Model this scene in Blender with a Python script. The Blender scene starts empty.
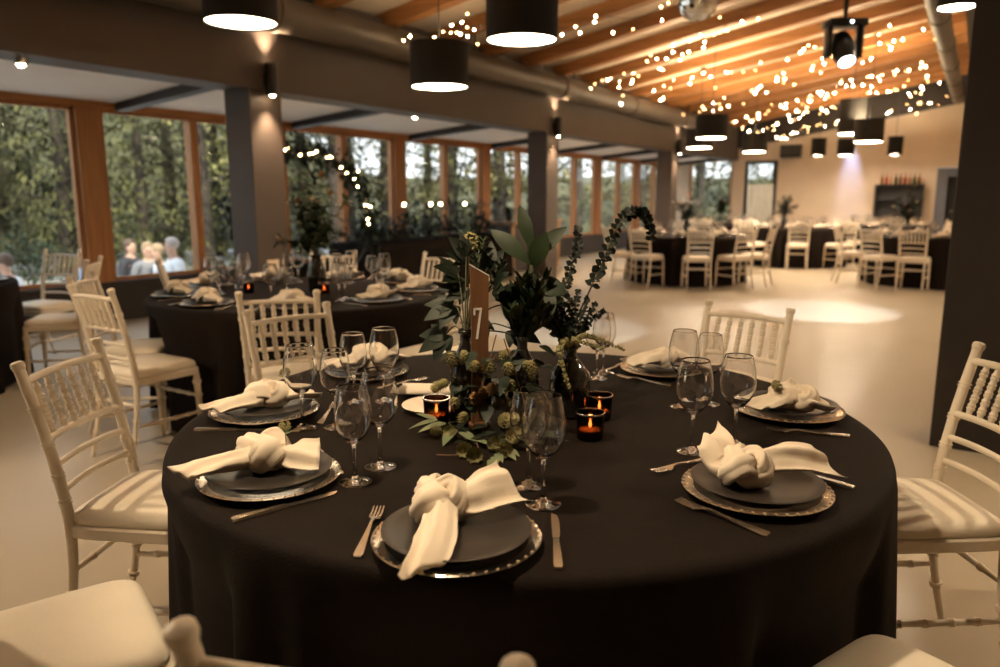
import bpy, bmesh, math, random
from mathutils import Vector, Matrix, noise
random.seed(7)
PI = math.pi
scene = bpy.context.scene
COL = scene.collection
R = math.radians

# ------------------------------------------------------------------ materials
def _nodes(name):
    m = bpy.data.materials.new(name); m.use_nodes = True
    nt = m.node_tree
    return m, nt, nt.nodes['Principled BSDF']

def mat(name, col, rough=.5, metal=0., coat=0., var=0., vscale=8., bump=0., bscale=60., sheen=0., stretch=None, col2=None, trans=0.):
    m, nt, b = _nodes(name)
    b.inputs['Base Color'].default_value = (*col, 1)
    b.inputs['Roughness'].default_value = rough
    b.inputs['Metallic'].default_value = metal
    b.inputs['Coat Weight'].default_value = coat
    b.inputs['Sheen Weight'].default_value = sheen
    if var or bump:
        tc = nt.nodes.new('ShaderNodeTexCoord'); mp = nt.nodes.new('ShaderNodeMapping')
        nt.links.new(tc.outputs['Object'], mp.inputs['Vector'])
        if stretch: mp.inputs['Scale'].default_value = stretch
    if var:
        n = nt.nodes.new('ShaderNodeTexNoise'); n.inputs['Scale'].default_value = vscale; n.inputs['Detail'].default_value = 5
        nt.links.new(mp.outputs['Vector'], n.inputs['Vector'])
        r = nt.nodes.new('ShaderNodeValToRGB')
        c2 = col2 if col2 else tuple(c * (1 - var) for c in col)
        c1 = col if col2 else tuple(min(1, c * (1 + var)) for c in col)
        r.color_ramp.elements[0].position = .3; r.color_ramp.elements[0].color = (*c2, 1)
        r.color_ramp.elements[1].position = .7; r.color_ramp.elements[1].color = (*c1, 1)
        nt.links.new(n.outputs['Fac'], r.inputs['Fac']); nt.links.new(r.outputs['Color'], b.inputs['Base Color'])
    if bump:
        n2 = nt.nodes.new('ShaderNodeTexNoise'); n2.inputs['Scale'].default_value = bscale; n2.inputs['Detail'].default_value = 4
        nt.links.new(mp.outputs['Vector'], n2.inputs['Vector'])
        bp = nt.nodes.new('ShaderNodeBump'); bp.inputs['Strength'].default_value = bump; bp.inputs['Distance'].default_value = .01
        nt.links.new(n2.outputs['Fac'], bp.inputs['Height']); nt.links.new(bp.outputs['Normal'], b.inputs['Normal'])
    return m

def emis(name, col, strength):
    m, nt, b = _nodes(name)
    b.inputs['Base Color'].default_value = (.8, .8, .8, 1)
    b.inputs['Emission Color'].default_value = (*col, 1)
    b.inputs['Emission Strength'].default_value = strength
    return m

def thin_glass(name, tint=(.97, .97, .96), ior=1.5, rough=.01, boost=1.0, power=5.):
    m = bpy.data.materials.new(name); m.use_nodes = True
    nt = m.node_tree; nt.nodes.clear()
    out = nt.nodes.new('ShaderNodeOutputMaterial'); mix = nt.nodes.new('ShaderNodeMixShader')
    t = nt.nodes.new('ShaderNodeBsdfTransparent'); t.inputs['Color'].default_value = (*tint, 1)
    g = nt.nodes.new('ShaderNodeBsdfGlossy'); g.inputs['Roughness'].default_value = rough
    lw = nt.nodes.new('ShaderNodeLayerWeight'); lw.inputs['Blend'].default_value = .5
    pw = nt.nodes.new('ShaderNodeMath'); pw.operation = 'POWER'; pw.inputs[1].default_value = power
    ml = nt.nodes.new('ShaderNodeMath'); ml.operation = 'MULTIPLY_ADD'; ml.use_clamp = True
    f0 = ((ior - 1) / (ior + 1)) ** 2 * boost
    ml.inputs[1].default_value = .9 - f0; ml.inputs[2].default_value = f0
    nt.links.new(lw.outputs['Facing'], pw.inputs[0]); nt.links.new(pw.outputs[0], ml.inputs[0]); nt.links.new(ml.outputs[0], mix.inputs['Fac'])
    nt.links.new(t.outputs[0], mix.inputs[1]); nt.links.new(g.outputs[0], mix.inputs[2])
    nt.links.new(mix.outputs[0], out.inputs['Surface'])
    return m

def leaf_mat(name, c1, c2, rough=.45, scale=3.):
    m, nt, b = _nodes(name)
    b.inputs['Roughness'].default_value = rough; b.inputs['Specular IOR Level'].default_value = .22
    tc = nt.nodes.new('ShaderNodeTexCoord')
    n = nt.nodes.new('ShaderNodeTexNoise'); n.inputs['Scale'].default_value = scale; n.inputs['Detail'].default_value = 3
    nt.links.new(tc.outputs['Object'], n.inputs['Vector'])
    r = nt.nodes.new('ShaderNodeValToRGB')
    r.color_ramp.elements[0].position = .35; r.color_ramp.elements[0].color = (*c1, 1)
    r.color_ramp.elements[1].position = .65; r.color_ramp.elements[1].color = (*c2, 1)
    nt.links.new(n.outputs['Fac'], r.inputs['Fac']); nt.links.new(r.outputs['Color'], b.inputs['Base Color'])
    return m

def wood_mat(name, c1, c2, axis, rough=.55):
    s = [9., 9., 9.]; s[axis] = .7
    return mat(name, c1, rough, var=.3, vscale=2.2, stretch=tuple(s), col2=c2, bump=.15, bscale=6)

def floor_mat():
    m, nt, b = _nodes('polished beige screed')
    tc = nt.nodes.new('ShaderNodeTexCoord')
    n = nt.nodes.new('ShaderNodeTexNoise'); n.inputs['Scale'].default_value = .8; n.inputs['Detail'].default_value = 6
    nt.links.new(tc.outputs['Object'], n.inputs['Vector'])
    r = nt.nodes.new('ShaderNodeValToRGB')
    r.color_ramp.elements[0].position = .3; r.color_ramp.elements[0].color = (.41, .345, .255, 1)
    r.color_ramp.elements[1].position = .7; r.color_ramp.elements[1].color = (.46, .39, .29, 1)
    nt.links.new(n.outputs['Fac'], r.inputs['Fac']); nt.links.new(r.outputs['Color'], b.inputs['Base Color'])
    b.inputs['Roughness'].default_value = .42
    b.inputs['Coat Weight'].default_value = .10; b.inputs['Coat Roughness'].default_value = .15
    return m

M = {}
M['floor'] = floor_mat()
M['taupe'] = mat('taupe paint', (.066, .048, .040), .6, var=.06, vscale=3)
M['darkbeam'] = mat('dark umber paint', (.024, .018, .016), .55, var=.1)
M['white_wall'] = mat('cream plaster', (.66, .55, .44), .8, var=.04, vscale=2)
M['white_ceil'] = mat('white ceiling board', (.84, .80, .77), .8, var=.04, vscale=1.5)
M['board_ceil'] = mat('pale roof boards', (.74, .62, .50), .7, var=.08, vscale=2)
M['joist'] = wood_mat('honey spruce', (.40, .185, .06), (.26, .105, .032), 1)
M['winwood_v'] = wood_mat('window pine upright', (.46, .205, .065), (.31, .125, .04), 2)
M['winwood_h'] = wood_mat('window pine rail', (.46, .205, .065), (.31, .125, .04), 0)
M['barwood'] = wood_mat('rough bar timber', (.34, .19, .09), (.18, .09, .04), 0)
M['duct'] = mat('brushed spiral duct', (.085, .068, .054), .45, metal=.3, var=.1, vscale=3)
M['pane'] = thin_glass('window glass', (.95, .96, .95), 1.22, .0)
M['glass'], _n, _b = _nodes('wine glass')
_b.inputs['Base Color'].default_value = (1, 1, 1, 1); _b.inputs['Roughness'].default_value = 0.; _b.inputs['IOR'].default_value = 1.48; _b.inputs['Transmission Weight'].default_value = 1.
M['chair'] = mat('cream lacquer', (.76, .67, .545), .38, coat=.2, var=.05, vscale=6)
M['cushion'] = mat('cream leatherette', (.80, .715, .59), .5, var=.03, bump=.08, bscale=90)
M['cloth'] = cloth_ = mat('black table linen', (.0088, .0050, .0033), .8, var=.15, vscale=30, bump=.25, bscale=220)
cloth_.node_tree.nodes['Principled BSDF'].inputs['Specular IOR Level'].default_value = .12
M['napkin'] = mat('off-white linen', (.73, .63, .51), .85, var=.03, sheen=.1, bump=.08, bscale=320)
M['plate'] = mat('charcoal stoneware', (.026, .021, .018), .36, var=.2, vscale=12, bump=.03, bscale=30)
M['charger'] = mat('dark mirrored charger', (.05, .042, .038), .16, metal=.3)
M['silver'] = mat('silver', (.74, .67, .58), .17, metal=1.)
M['steel'] = mat('cutlery steel', (.80, .72, .62), .27, metal=1.)
M['black_fabric'] = mat('black shade fabric', (.0075, .0055, .0042), .9, bump=.3, bscale=300)
M['black_metal'] = mat('black metal', (.015, .014, .014), .4)
M['lens_body'] = mat('black plastic', (.02, .02, .021), .3)
M['gold_lining'] = mat('pale lining', (.8, .65, .45), .5)
M['diffuser'] = emis('lamp diffuser', (1., .80, .54), 21.)
M['ceiling_fill_dim'] = emis('soft added ceiling glow', (1., .76, .46), 26.)
M['diffuser_hall'] = emis('hall lamp diffuser', (1., .80, .56), 76.)
M['diffuser_dim'] = emis('dim lamp diffuser', (1., .80, .54), 7.)
M['ceiling_fill'] = emis('added ceiling glow', (1., .76, .46), 90.)  # added glow for the drum tops, there to light the ceiling
M['sconce_glow'] = emis('sconce bulb', (1., .74, .45), 60.)
M['bulb'] = emis('fairy bulb', (1., .76, .45), 210.)
M['globe'] = emis('candle globe', (1., .75, .45), 14.)
M['flame'] = emis('flame', (1., .58, .24), 60.)
M['coolglow'] = emis('spotlight lens', (.8, .93, 1.), 14.)
M['votive'] = thin_glass('dark amber glass', (.22, .115, .065), 1.5, .03, 1.2)
M['wax'] = mat('candle wax', (.75, .55, .35), .5)
M['bottle'] = mat('near black bottle glass', (.012, .011, .009), .08, coat=.5)
M['sign'] = wood_mat('bark slat', (.22, .10, .04), (.10, .045, .02), 2)
M['sign_white'] = mat('white paint', (.8, .76, .7), .6)
M['leaf_dark'] = leaf_mat('dark glossy leaf', (.005, .010, .005), (.014, .022, .011), .5, 8)
M['leaf_mid'] = leaf_mat('mid green leaf', (.009, .018, .007), (.024, .036, .014), .5, 10)
M['leaf_euc'] = leaf_mat('eucalyptus leaf', (.007, .011, .009), (.020, .028, .022), .55, 14)
M['leaf_pale'] = leaf_mat('pale sage leaf', (.10, .13, .07), (.20, .22, .13), .55, 14)
M['hop'] = leaf_mat('hop cone', (.16, .15, .06), (.30, .26, .12), .6, 30)
M['hop_brown'] = leaf_mat('dry hop cone', (.20, .11, .04), (.32, .19, .08), .6, 30)
M['protea'] = leaf_mat('protea bract', (.08, .09, .03), (.22, .19, .08), .5, 25)
M['amaranth'] = leaf_mat('amaranth tassel', (.16, .15, .06), (.27, .24, .12), .8, 40)
M['stem'] = mat('green stem', (.06, .055, .025), .6)
M['twig'] = mat('brown twig', (.12, .06, .03), .7)
M['orange_flower'] = leaf_mat('rust orange petals', (.30, .10, .03), (.42, .17, .05), .6, 20)
M['cream_flower'] = mat('cream petals', (.62, .52, .38), .6, var=.1)
M['mirror'] = mat('mirror tiles', (.8, .8, .8), .06, metal=1.)
M['tree'] = leaf_mat('tree foliage', (.010, .014, .005), (.12, .115, .042), .65, .9)
M['tree_light'] = leaf_mat('light tree foliage', (.06, .06, .02), (.36, .33, .14), .65, .7)
for k_ in ('tree', 'tree_light'):
    nt_ = M[k_].node_tree; b_ = nt_.nodes['Principled BSDF']; oi = nt_.nodes.new('ShaderNodeObjectInfo'); mr = nt_.nodes.new('ShaderNodeMapRange')
    mr.inputs['To Min'].default_value = .35; mr.inputs['To Max'].default_value = 1.7
    mx = nt_.nodes.new('ShaderNodeMix'); mx.data_type = 'RGBA'; mx.blend_type = 'MULTIPLY'; mx.inputs[0].default_value = 1.
    src = b_.inputs['Base Color'].links[0].from_socket
    nt_.links.new(oi.outputs['Random'], mr.inputs[0]); nt_.links.new(src, mx.inputs[6]); nt_.links.new(mr.outputs[0], mx.inputs[7]); nt_.links.new(mx.outputs[2], b_.inputs['Base Color'])
M['bark'] = mat('tree bark', (.06, .045, .035), .9, var=.3, bump=.5, bscale=12)
M['gravel'] = mat('grey gravel', (.46, .45, .43), .9, var=.15, vscale=3, bump=.3, bscale=40)
M['bank'] = mat('mossy bank', (.075, .072, .03), .95, var=.4, vscale=.9)
M['fence'] = wood_mat('larch fence', (.50, .36, .24), (.34, .23, .14), 2)
M['greyblue'] = mat('grey blue paint', (.10, .115, .15), .5)
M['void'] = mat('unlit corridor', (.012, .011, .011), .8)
M['plastic_white'] = mat('ivory plastic', (.62, .5, .38), .4)
M['skin'] = mat('skin', (.55, .33, .24), .55)
M['shirt_white'] = mat('white shirt', (.75, .78, .82), .8, var=.05)
M['shirt_blue'] = mat('light blue shirt', (.30, .42, .66), .8)
M['jacket'] = mat('dark jacket', (.03, .03, .04), .8)
M['pink'] = mat('pale pink dress', (.62, .42, .45), .8)
M['grey_cloth'] = mat('grey dress', (.20, .20, .22), .8)
M['trousers'] = mat('navy trousers', (.03, .035, .05), .8)
M['hair_blond'] = mat('blond hair', (.34, .24, .14), .6)
M['hair_grey'] = mat('grey hair', (.42, .36, .33), .6)
M['hair_brown'] = mat('brown hair', (.10, .06, .04), .6)

# ------------------------------------------------------------------ mesh helpers
def frame(d):
    d = d.normalized()
    a = Vector((0, 0, 1)) if abs(d.z) < .95 else Vector((1, 0, 0))
    x = d.cross(a).normalized()
    return x, x.cross(d).normalized()

class MB:
    def __init__(s): s.b = bmesh.new()
    def box(s, lo, hi, bevel=0., rot=None):
        lo = Vector(lo); hi = Vector(hi)
        r = bmesh.ops.create_cube(s.b, size=1.)
        c = (lo + hi) / 2; d = hi - lo
        for v in r['verts']:
            p = Vector((v.co.x * d.x, v.co.y * d.y, v.co.z * d.z))
            if rot: p = rot @ p
            v.co = p + c
        if bevel:
            es = list({e for v in r['verts'] for e in v.link_edges})
            bmesh.ops.bevel(s.b, geom=es, offset=bevel, segments=2, affect='EDGES', profile=.5)
        return s
    def rings(s, rings, cap0=True, cap1=True, closed=True):
        vs = [[s.b.verts.new(p) for p in r] for r in rings]
        n = len(vs[0])
        for i in range(len(vs) - 1):
            for k in range(n if closed else n - 1):
                k2 = (k + 1) % n
                s.b.faces.new((vs[i][k], vs[i][k2], vs[i + 1][k2], vs[i + 1][k]))
        if closed and cap0: s.b.faces.new(vs[0][::-1])
        if closed and cap1: s.b.faces.new(vs[-1])
        return vs
    def tube(s, pts, radii, n=8, flat=1.):
        pts = [Vector(p) for p in pts]
        if not isinstance(radii, (list, tuple)): radii = [radii] * len(pts)
        x, y = frame(pts[1] - pts[0]); out = []
        for i, p in enumerate(pts):
            t = (pts[min(i + 1, len(pts) - 1)] - pts[max(i - 1, 0)]).normalized()
            x = (x - t * x.dot(t)).normalized(); y = t.cross(x)
            out.append([p + (x * math.cos(a) + y * math.sin(a) * flat) * radii[i] for a in [2 * PI * k / n for k in range(n)]])
        s.rings(out); return s
    def lathe(s, prof, n=24, origin=(0, 0, 0), axis=None, capped=True):
        o = Vector(origin)
        if axis is None: X, Y, Z = Vector((1, 0, 0)), Vector((0, 1, 0)), Vector((0, 0, 1))
        else:
            Z = Vector(axis).normalized(); X, Y = frame(Z); Y = Z.cross(X)
        rr = []
        for r, z in prof:
            rr.append([o + Z * z + (X * math.cos(2 * PI * k / n) + Y * math.sin(2 * PI * k / n)) * max(r, 1e-5) for k in range(n)])
        s.rings(rr, capped and prof[0][0] > 0, capped and prof[-1][0] > 0); return s
    def sphere(s, c, r, sub=2, sc=(1, 1, 1)):
        q = bmesh.ops.create_icosphere(s.b, subdivisions=sub, radius=r)
        for v in q['verts']: v.co = Vector((v.co.x * sc[0], v.co.y * sc[1], v.co.z * sc[2])) + Vector(c)
        return s
    def leaf(s, base, d, nrm, L, W, curl=.2, shape=.45, n=6, fold=.15):
        """a leaf: midrib along d curving against nrm, two folded halves"""
        base = Vector(base); d = Vector(d).normalized(); nrm = Vector(nrm)
        nrm = (nrm - d * nrm.dot(d))
        nrm = nrm.normalized() if nrm.length > 1e-4 else frame(d)[0]
        side = d.cross(nrm); prev = None
        for i in range(n + 1):
            t = i / n
            w = W / 2 * (math.sin(PI * t ** shape) ** .9 if 0 < t < 1 else 0)
            c = base + d * (L * t * (1 - .25 * abs(curl) * t)) - nrm * (curl * L * t * t)
            f = nrm * (fold * w)
            if w < 1e-6: row = [s.b.verts.new(c)]
            else: row = [s.b.verts.new(c - side * w + f), s.b.verts.new(c), s.b.verts.new(c + side * w + f)]
            if prev:
                if len(prev) == 1 and len(row) == 3:
                    s.b.faces.new((prev[0], row[1], row[0])); s.b.faces.new((prev[0], row[2], row[1]))
                elif len(prev) == 3 and len(row) == 3:
                    s.b.faces.new((prev[0], prev[1], row[1], row[0])); s.b.faces.new((prev[1], prev[2], row[2], row[1]))
                elif len(prev) == 3:
                    s.b.faces.new((prev[0], prev[1], row[0])); s.b.faces.new((prev[1], prev[2], row[0]))
            prev = row
        return s
    def mesh(s, name, m=None, smooth=True, angle=40):
        me = bpy.data.meshes.new(name)
        bmesh.ops.recalc_face_normals(s.b, faces=s.b.faces)
        s.b.to_mesh(me); s.b.free()
        if m: me.materials.append(m)
        if smooth:
            me.shade_smooth()
            try: me.set_sharp_from_angle(angle=R(angle))
            except Exception: pass
        return me
    def build(s, name, m, parent=None, smooth=True, angle=40, loc=None):
        o = bpy.data.objects.new(name, s.mesh(name, m, smooth, angle)); COL.objects.link(o)
        if parent: o.parent = parent
        if loc: o.location = loc
        return o

def tag(o, label=None, cat=None, group=None, kind=None):
    if label: o['label'] = label
    if cat: o['category'] = cat
    if group: o['group'] = group
    if kind: o['kind'] = kind
    return o
def empty(name, loc=(0, 0, 0), rz=0., label=None, cat=None, group=None):
    o = bpy.data.objects.new(name, None); COL.objects.link(o)
    o.empty_display_size = .1
    o.location = loc; o.rotation_euler = (0, 0, rz)
    return tag(o, label, cat, group)
def link(name, me, parent=None, loc=(0, 0, 0), rz=0.):
    o = bpy.data.objects.new(name, me); COL.objects.link(o)
    o.parent = parent; o.location = loc; o.rotation_euler = (0, 0, rz)
    return o
def copy_tree(o, parent=None):
    c = o.copy(); COL.objects.link(c); c.parent = parent
    for ch in list(o.children): copy_tree(ch, c)
    return c
def put(proto, loc, rz=0., label=None, cat=None, group=None, used=set()):
    """first call places the prototype itself, later calls a copy of it and its parts"""
    if proto.name in used: o = copy_tree(proto)
    else: o = proto; used.add(proto.name)
    o.location = loc; o.rotation_euler = (0, 0, rz)
    if 'group' in o.keys() and not group: del o['group']
    return tag(o, label, cat, group)
def struct(name, mb, m, smooth=False):
    o = mb.build(name, m, None, smooth); o['kind'] = 'structure'; return o
def crom(pts, n=6):
    pts = [Vector(p) for p in pts]; out = []
    for i in range(len(pts) - 1):
        p0 = pts[max(i - 1, 0)]; p1 = pts[i]; p2 = pts[i + 1]; p3 = pts[min(i + 2, len(pts) - 1)]
        for k in range(n):
            t = k / n
            out.append(.5 * ((2 * p1) + (p2 - p0) * t + (2 * p0 - 5 * p1 + 4 * p2 - p3) * t * t + (3 * p1 - p0 - 3 * p2 + p3) * t ** 3))
    out.append(pts[-1]); return out

# ------------------------------------------------------------------ room geometry
XF = 22.5           # far wall
YW = 8.0            # window wall
ZB = lambda y: 3.42 + .18 * (6 - y)     # roof boards (underside)
struct('floor', MB().box((-5, -6, -.2), (XF + .2, YW + .15, 0)), M['floor'])
g = MB()
pr = [(-6.0, ZB(-6)), (6.35, ZB(6.35)), (6.35, ZB(6.35) + .15), (-6.0, ZB(-6) + .15)]
g.rings([[(-5, y, z) for y, z in pr], [(XF + .2, y, z) for y, z in pr]])
struct('ceiling', g, M['board_ceil'])
for k in range(-7, 16):
    x = 6.1 + 1.05 * k
    if x > XF - .3: break
    g = MB(); a, b = 6.1, -5.9
    g.rings([[(x - .075, a, ZB(a) - .17), (x + .075, a, ZB(a) - .17), (x + .075, a, ZB(a) - .001), (x - .075, a, ZB(a) - .001)],
             [(x - .075, b, ZB(b) - .17), (x + .075, b, ZB(b) - .17), (x + .075, b, ZB(b) - .001), (x - .075, b, ZB(b) - .001)]])
    struct('ceiling_joist', g, M['joist'])
struct('beam_left', MB().box((-5, 5.98, 2.38), (XF, 6.36, 3.36)), M['taupe'])
g = MB(); g.box((-5, -.22, 3.80), (XF, .40, 4.25))
struct('beam_right', g, M['darkbeam'])
for x in (-.83, 5.12, 11.07, 17.02):
    struct('column', MB().box((x, 6.0, 0), (x + .40, 6.36, 2.38), .006), M['taupe'])
for x in (4.69, 10.68, 16.4):
    struct('column', MB().box((x, -.36, 0), (x + .42, .115, 3.8), .006), M['darkbeam']) if x < 5 else None
# alcove ceiling, its dark cross beams and lamps
g = MB(); pr = [(6.3, 2.50), (8.15, 2.33), (8.15, 2.6), (6.3, 2.7)]
g.rings([[(-5, y, z) for y, z in pr], [(XF, y, z) for y, z in pr]])
struct('ceiling_alcove', g, M['white_ceil'])
for k in range(-3, 7):
    x = 7.55 + 2.5 * k
    g = MB(); g.rings([[(x - .07, y, z) for y, z in ((6.36, 2.40), (7.95, 2.265), (7.95, 2.345), (6.36, 2.495))],
                       [(x + .07, y, z) for y, z in ((6.36, 2.40), (7.95, 2.265), (7.95, 2.345), (6.36, 2.495))]])
    struct('beam_alcove', g, M['darkbeam'])
# window wall: posts, rails, panes (one window per bay), dark parapet
struct('wall_left', MB().box((-5, YW - .02, 0), (XF, YW + .14, .40)), M['darkbeam'])
struct('trim_1', MB().box((-5, YW - .05, .40), (XF, YW + .16, .445), .004), M['darkbeam'])
struct('trim_2', MB().box((-5, YW - .02, 2.28), (XF, YW + .14, 2.345)), M['winwood_h'])
posts = [4.70 + 2.55 * k for k in range(-3, 7)]
for i in range(len(posts)):
    x = posts[i]
    struct('trim_post', MB().box((x - .14, YW - .02, .445), (x + .14, YW + .14, 2.28), .005), M['winwood_v'])
    x1 = posts[i + 1] if i + 1 < len(posts) else XF + .06
    w = empty('window_%d' % (i + 1), ((x + x1) / 2, YW + .06, .445)); w['kind'] = 'structure'
    xm = (x1 - x) / 2 - .14
    MB().box((-.05, -.06, 0), (.05, .06, 1.835), .004).build('mullion', M['winwood_v'], w, False)
    fr = MB()
    for s in (-1, 1):
        fr.box((s * (xm - .02) - .02, -.03, 0), (s * (xm - .02) + .02, .03, 1.835))
    fr.box((-xm, -.03, 0), (xm, .03, .04)).box((-xm, -.03, 1.795), (xm, .03, 1.835))
    fr.build('frame', M['winwood_v'], w, False)
    for s in (-1, 1):
        a, b = sorted((s * .05, s * (xm - .03)))
        MB().box((a, -.004, .03), (b, .004, 1.80)).build('pane', M['pane'], w, False)
# far wall with openings: window (6.1..7.4), glazed door (4.9..5.75), doorway (<.98)
g = MB()
T = XF + .2
for y0, y1, z0, z1 in [(7.4, 8.15, 0, 2.6), (6.12, 7.4, 0, .35), (6.12, 7.4, 2.42, 2.6), (5.78, 6.12, 0, 3.6), (4.88, 5.78, 2.36, 3.7),
                       (.98, 4.88, 0, 4.6), (-.3, .98, 2.08, 4.8), (-6, -.3, 0, 5.7)]:
    g.box((XF, y0, z0), (T, y1, z1))
struct('wall_far', g, M['white_wall'])
g = MB(); pr = [(6.0, 2.70), (-6.0, 2.70 + .172 * 12), (-6.0, 5.7), (6.0, 3.45)]
g.rings([[(XF - .16, y, z) for y, z in pr], [(XF - .001, y, z) for y, z in pr]])
struct('trim_3', g, M['darkbeam'])
w = empty('window_11', (XF + .1, 6.76, .35)); w['kind'] = 'structure'
fr = MB()
for s in (-1, 1): fr.box((-.05, s * .61 - .03, 0), (.05, s * .61 + .03, 2.07))
fr.box((-.05, -.64, 0), (.05, .64, .06)).box((-.05, -.64, 2.01), (.05, .64, 2.07))
fr.build('frame', M['winwood_v'], w, False)
MB().box((-.004, -.6, .05), (.004, .6, 2.02)).build('pane', M['pane'], w, False)
w = empty('door_1', (XF + .08, 5.33, 0)); w['kind'] = 'structure'
fr = MB()
for s in (-1, 1): fr.box((-.05, s * .41 - .04, 0), (.05, s * .41 + .04, 2.36))
fr.box((-.05, -.44, 2.28), (.05, .44, 2.36)).box((-.05, -.44, 0), (.05, .44, .09))
fr.build('frame', M['black_metal'], w, False)
MB().box((-.004, -.38, .08), (.004, .38, 2.29)).build('pane', M['pane'], w, False)
MB().tube([(-.06, .33, .95), (-.1, .33, .95), (-.1, .22, .95)], .01).build('handle', M['steel'], w)
w = empty('door_2', (XF, .34, 0)); w['kind'] = 'structure'
fr = MB()
fr.box((-.03, .40, 0), (.2, .64, 2.07)).box((-.03, -.64, 1.86), (.2, .40, 2.07)).box((-.03, -.64, 0), (.2, -.54, 1.9))
fr.build('frame', M['greyblue'], w, False)
MB().box((.16, -.54, 0), (.2, .40, 1.86)).build('painted_dark_sheet', M['void'], w, False)  # near-black sheet across the doorway, painting in the shade of the interior
MB().tube([(.16, .3, 1.0), (.1, .3, 1.0), (.1, .18, 1.0)], .011).build('handle', M['steel'], w)
struct('wall_back', MB().box((-5.2, -6, 0), (-5, 8.15, 5.7)), M['white_wall'])
struct('wall_right', MB().box((-5, -6.2, 0), (T, -6, 5.7)), M['white_wall'])

# ducts
def duct(name, x0, x1, y, z, r, label, seam=2.9):
    d = empty(name, (x0, y, z), 0, label, 'duct')
    MB().lathe([(r, 0), (r, x1 - x0)], 28, (0, 0, 0), (1, 0, 0)).build('pipe', M['duct'], d)
    k = 1.4
    while k < x1 - x0:
        MB().lathe([(r, k - .05), (r + .014, k - .045), (r + .014, k + .045), (r, k + .05)], 28, (0, 0, 0), (1, 0, 0), False).build('joint_band', M['duct'], d)
        MB().box((k + .5 - .015, -.01, r - .01), (k + .5 + .015, .01, r + .25)).build('hanger', M['black_metal'], d)
        k += seam
    return d
duct('air_duct', -4.8, 18.6, 5.80, 3.065, .168, 'wide grey ventilation duct running along the taupe beam over the windows')
duct('air_duct', -4.8, 22.2, .68, 3.70, .125, 'slim grey ventilation duct under the timber roof by the near dark column', 2.2)

# sconces
def sconce(x, y, z, label):
    s = empty('wall_sconce', (x, y, z), 0, label, 'wall light')
    MB().lathe([(.056, -.15), (.06, -.15), (.06, .15), (.056, .15), (.056, .09), (.0, .09)], 20, (0, -.08, 0), capped=False).build('body', M['black_metal'], s)
    MB().box((-.03, -.05, -.06), (.03, 0, .06), .004).build('bracket', M['black_metal'], s)
    MB().sphere((0, -.08, -.135), .026, 2).build('bulb', M['sconce_glow'], s)
    MB().sphere((0, -.08, .12), .022, 2).build('bulb', M['sconce_glow'], s)
    for dz, rx, e in ((.16, PI, 110), (-.17, 0, 90)):
        l = bpy.data.lights.new('sconce_beam', 'SPOT'); l.energy = e; l.color = (1, .72, .44); l.spot_size = R(75); l.spot_blend = .8; l.shadow_soft_size = .03
        o = bpy.data.objects.new('sconce_beam', l); COL.objects.link(o); o.location = (x, y - .08, z + dz); o.rotation_euler = (rx, 0, 0)
sconce(5.32, 5.98, 2.47, 'black up-and-down sconce on the first window column')
sconce(11.27, 5.98, 2.47, 'black up-and-down sconce on the second window column')
sconce(17.22, 5.98, 2.47, 'black up-and-down sconce on the third, farthest window column')
def downlight(x, y, z, label):
    s = empty('ceiling_downlight', (x, y, z), 0, label, 'ceiling light')
    MB().lathe([(.035, .0), (.05, 0), (.05, .05), (.0, .05)], 18, capped=False).build('housing', M['steel'], s)
    MB().sphere((0, 0, .012), .032, 2).build('bulb', M['sconce_glow'], s)
downlight(8.45, 6.62, 2.42, 'small bright downlight in the white ceiling between two alcove beams')
downlight(3.15, 6.17, 2.33, 'small bright downlight under the taupe beam nearest the left edge')
g = MB().box((-.075, -.012, -.055), (.075, 0, .055), .006)
s = empty('wall_socket', (5.30, 5.999, .68), 0, 'ivory double wall socket low on the first window column', 'socket')
g.build('cover_plate', M['plastic_white'], s)
for dx in (-.035, .035): MB().lathe([(.024, 0), (.024, .004), (.018, .004), (.018, .001)], 18, (dx, -.012, 0), (0, -1, 0)).build('outlet', M['plastic_white'], s)

# pendant drum lamps
def make_pendant(r, h, dm='diffuser'):
    p = empty('pendant_lamp')
    MB().lathe([(r - .012, .005), (r, 0), (r, h), (r - .012, h), (r - .012, .005)], 40, capped=False).build('lamp_shade', M['black_fabric'], p)
    MB().lathe([(r - .013, h - .02), (r - .013, h - .012)], 40).build('ceiling_fill_disc', M['ceiling_fill_dim' if dm == 'diffuser' else 'ceiling_fill'], p)  # glowing disc added inside the drum top to brighten the ceiling
    MB().lathe([(r - .013, .012), (r - .013, .02)], 40).build('diffuser', M[dm], p)
    return p
def pendant(x, y, z, proto, label, r, h):
    o = put(proto, (x, y, z), 0, label, 'pendant lamp')
    top = ZB(y) - z
    MB().tube([(0, 0, h - .02), (0, 0, top)], .006, 6).build('cord', M['black_metal'], o)
    MB().lathe([(.05, top - .05), (.055, top)], 16).build('ceiling_rose', M['black_metal'], o)
big = make_pendant(.25, .36); slim = make_pendant(.19, .42); small = make_pendant(.19, .42)
def new_drum(x, y, z, label, r=.25, h=.36):
    pendant(x, y, z, make_pendant(r, h, 'diffuser_dim' if r < .161 else 'diffuser_hall' if x > 8 else 'diffuser'), label, r, h)
for o in (big, slim, small):
    for c in list(o.children): bpy.data.objects.remove(c)
    bpy.data.objects.remove(o)
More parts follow.
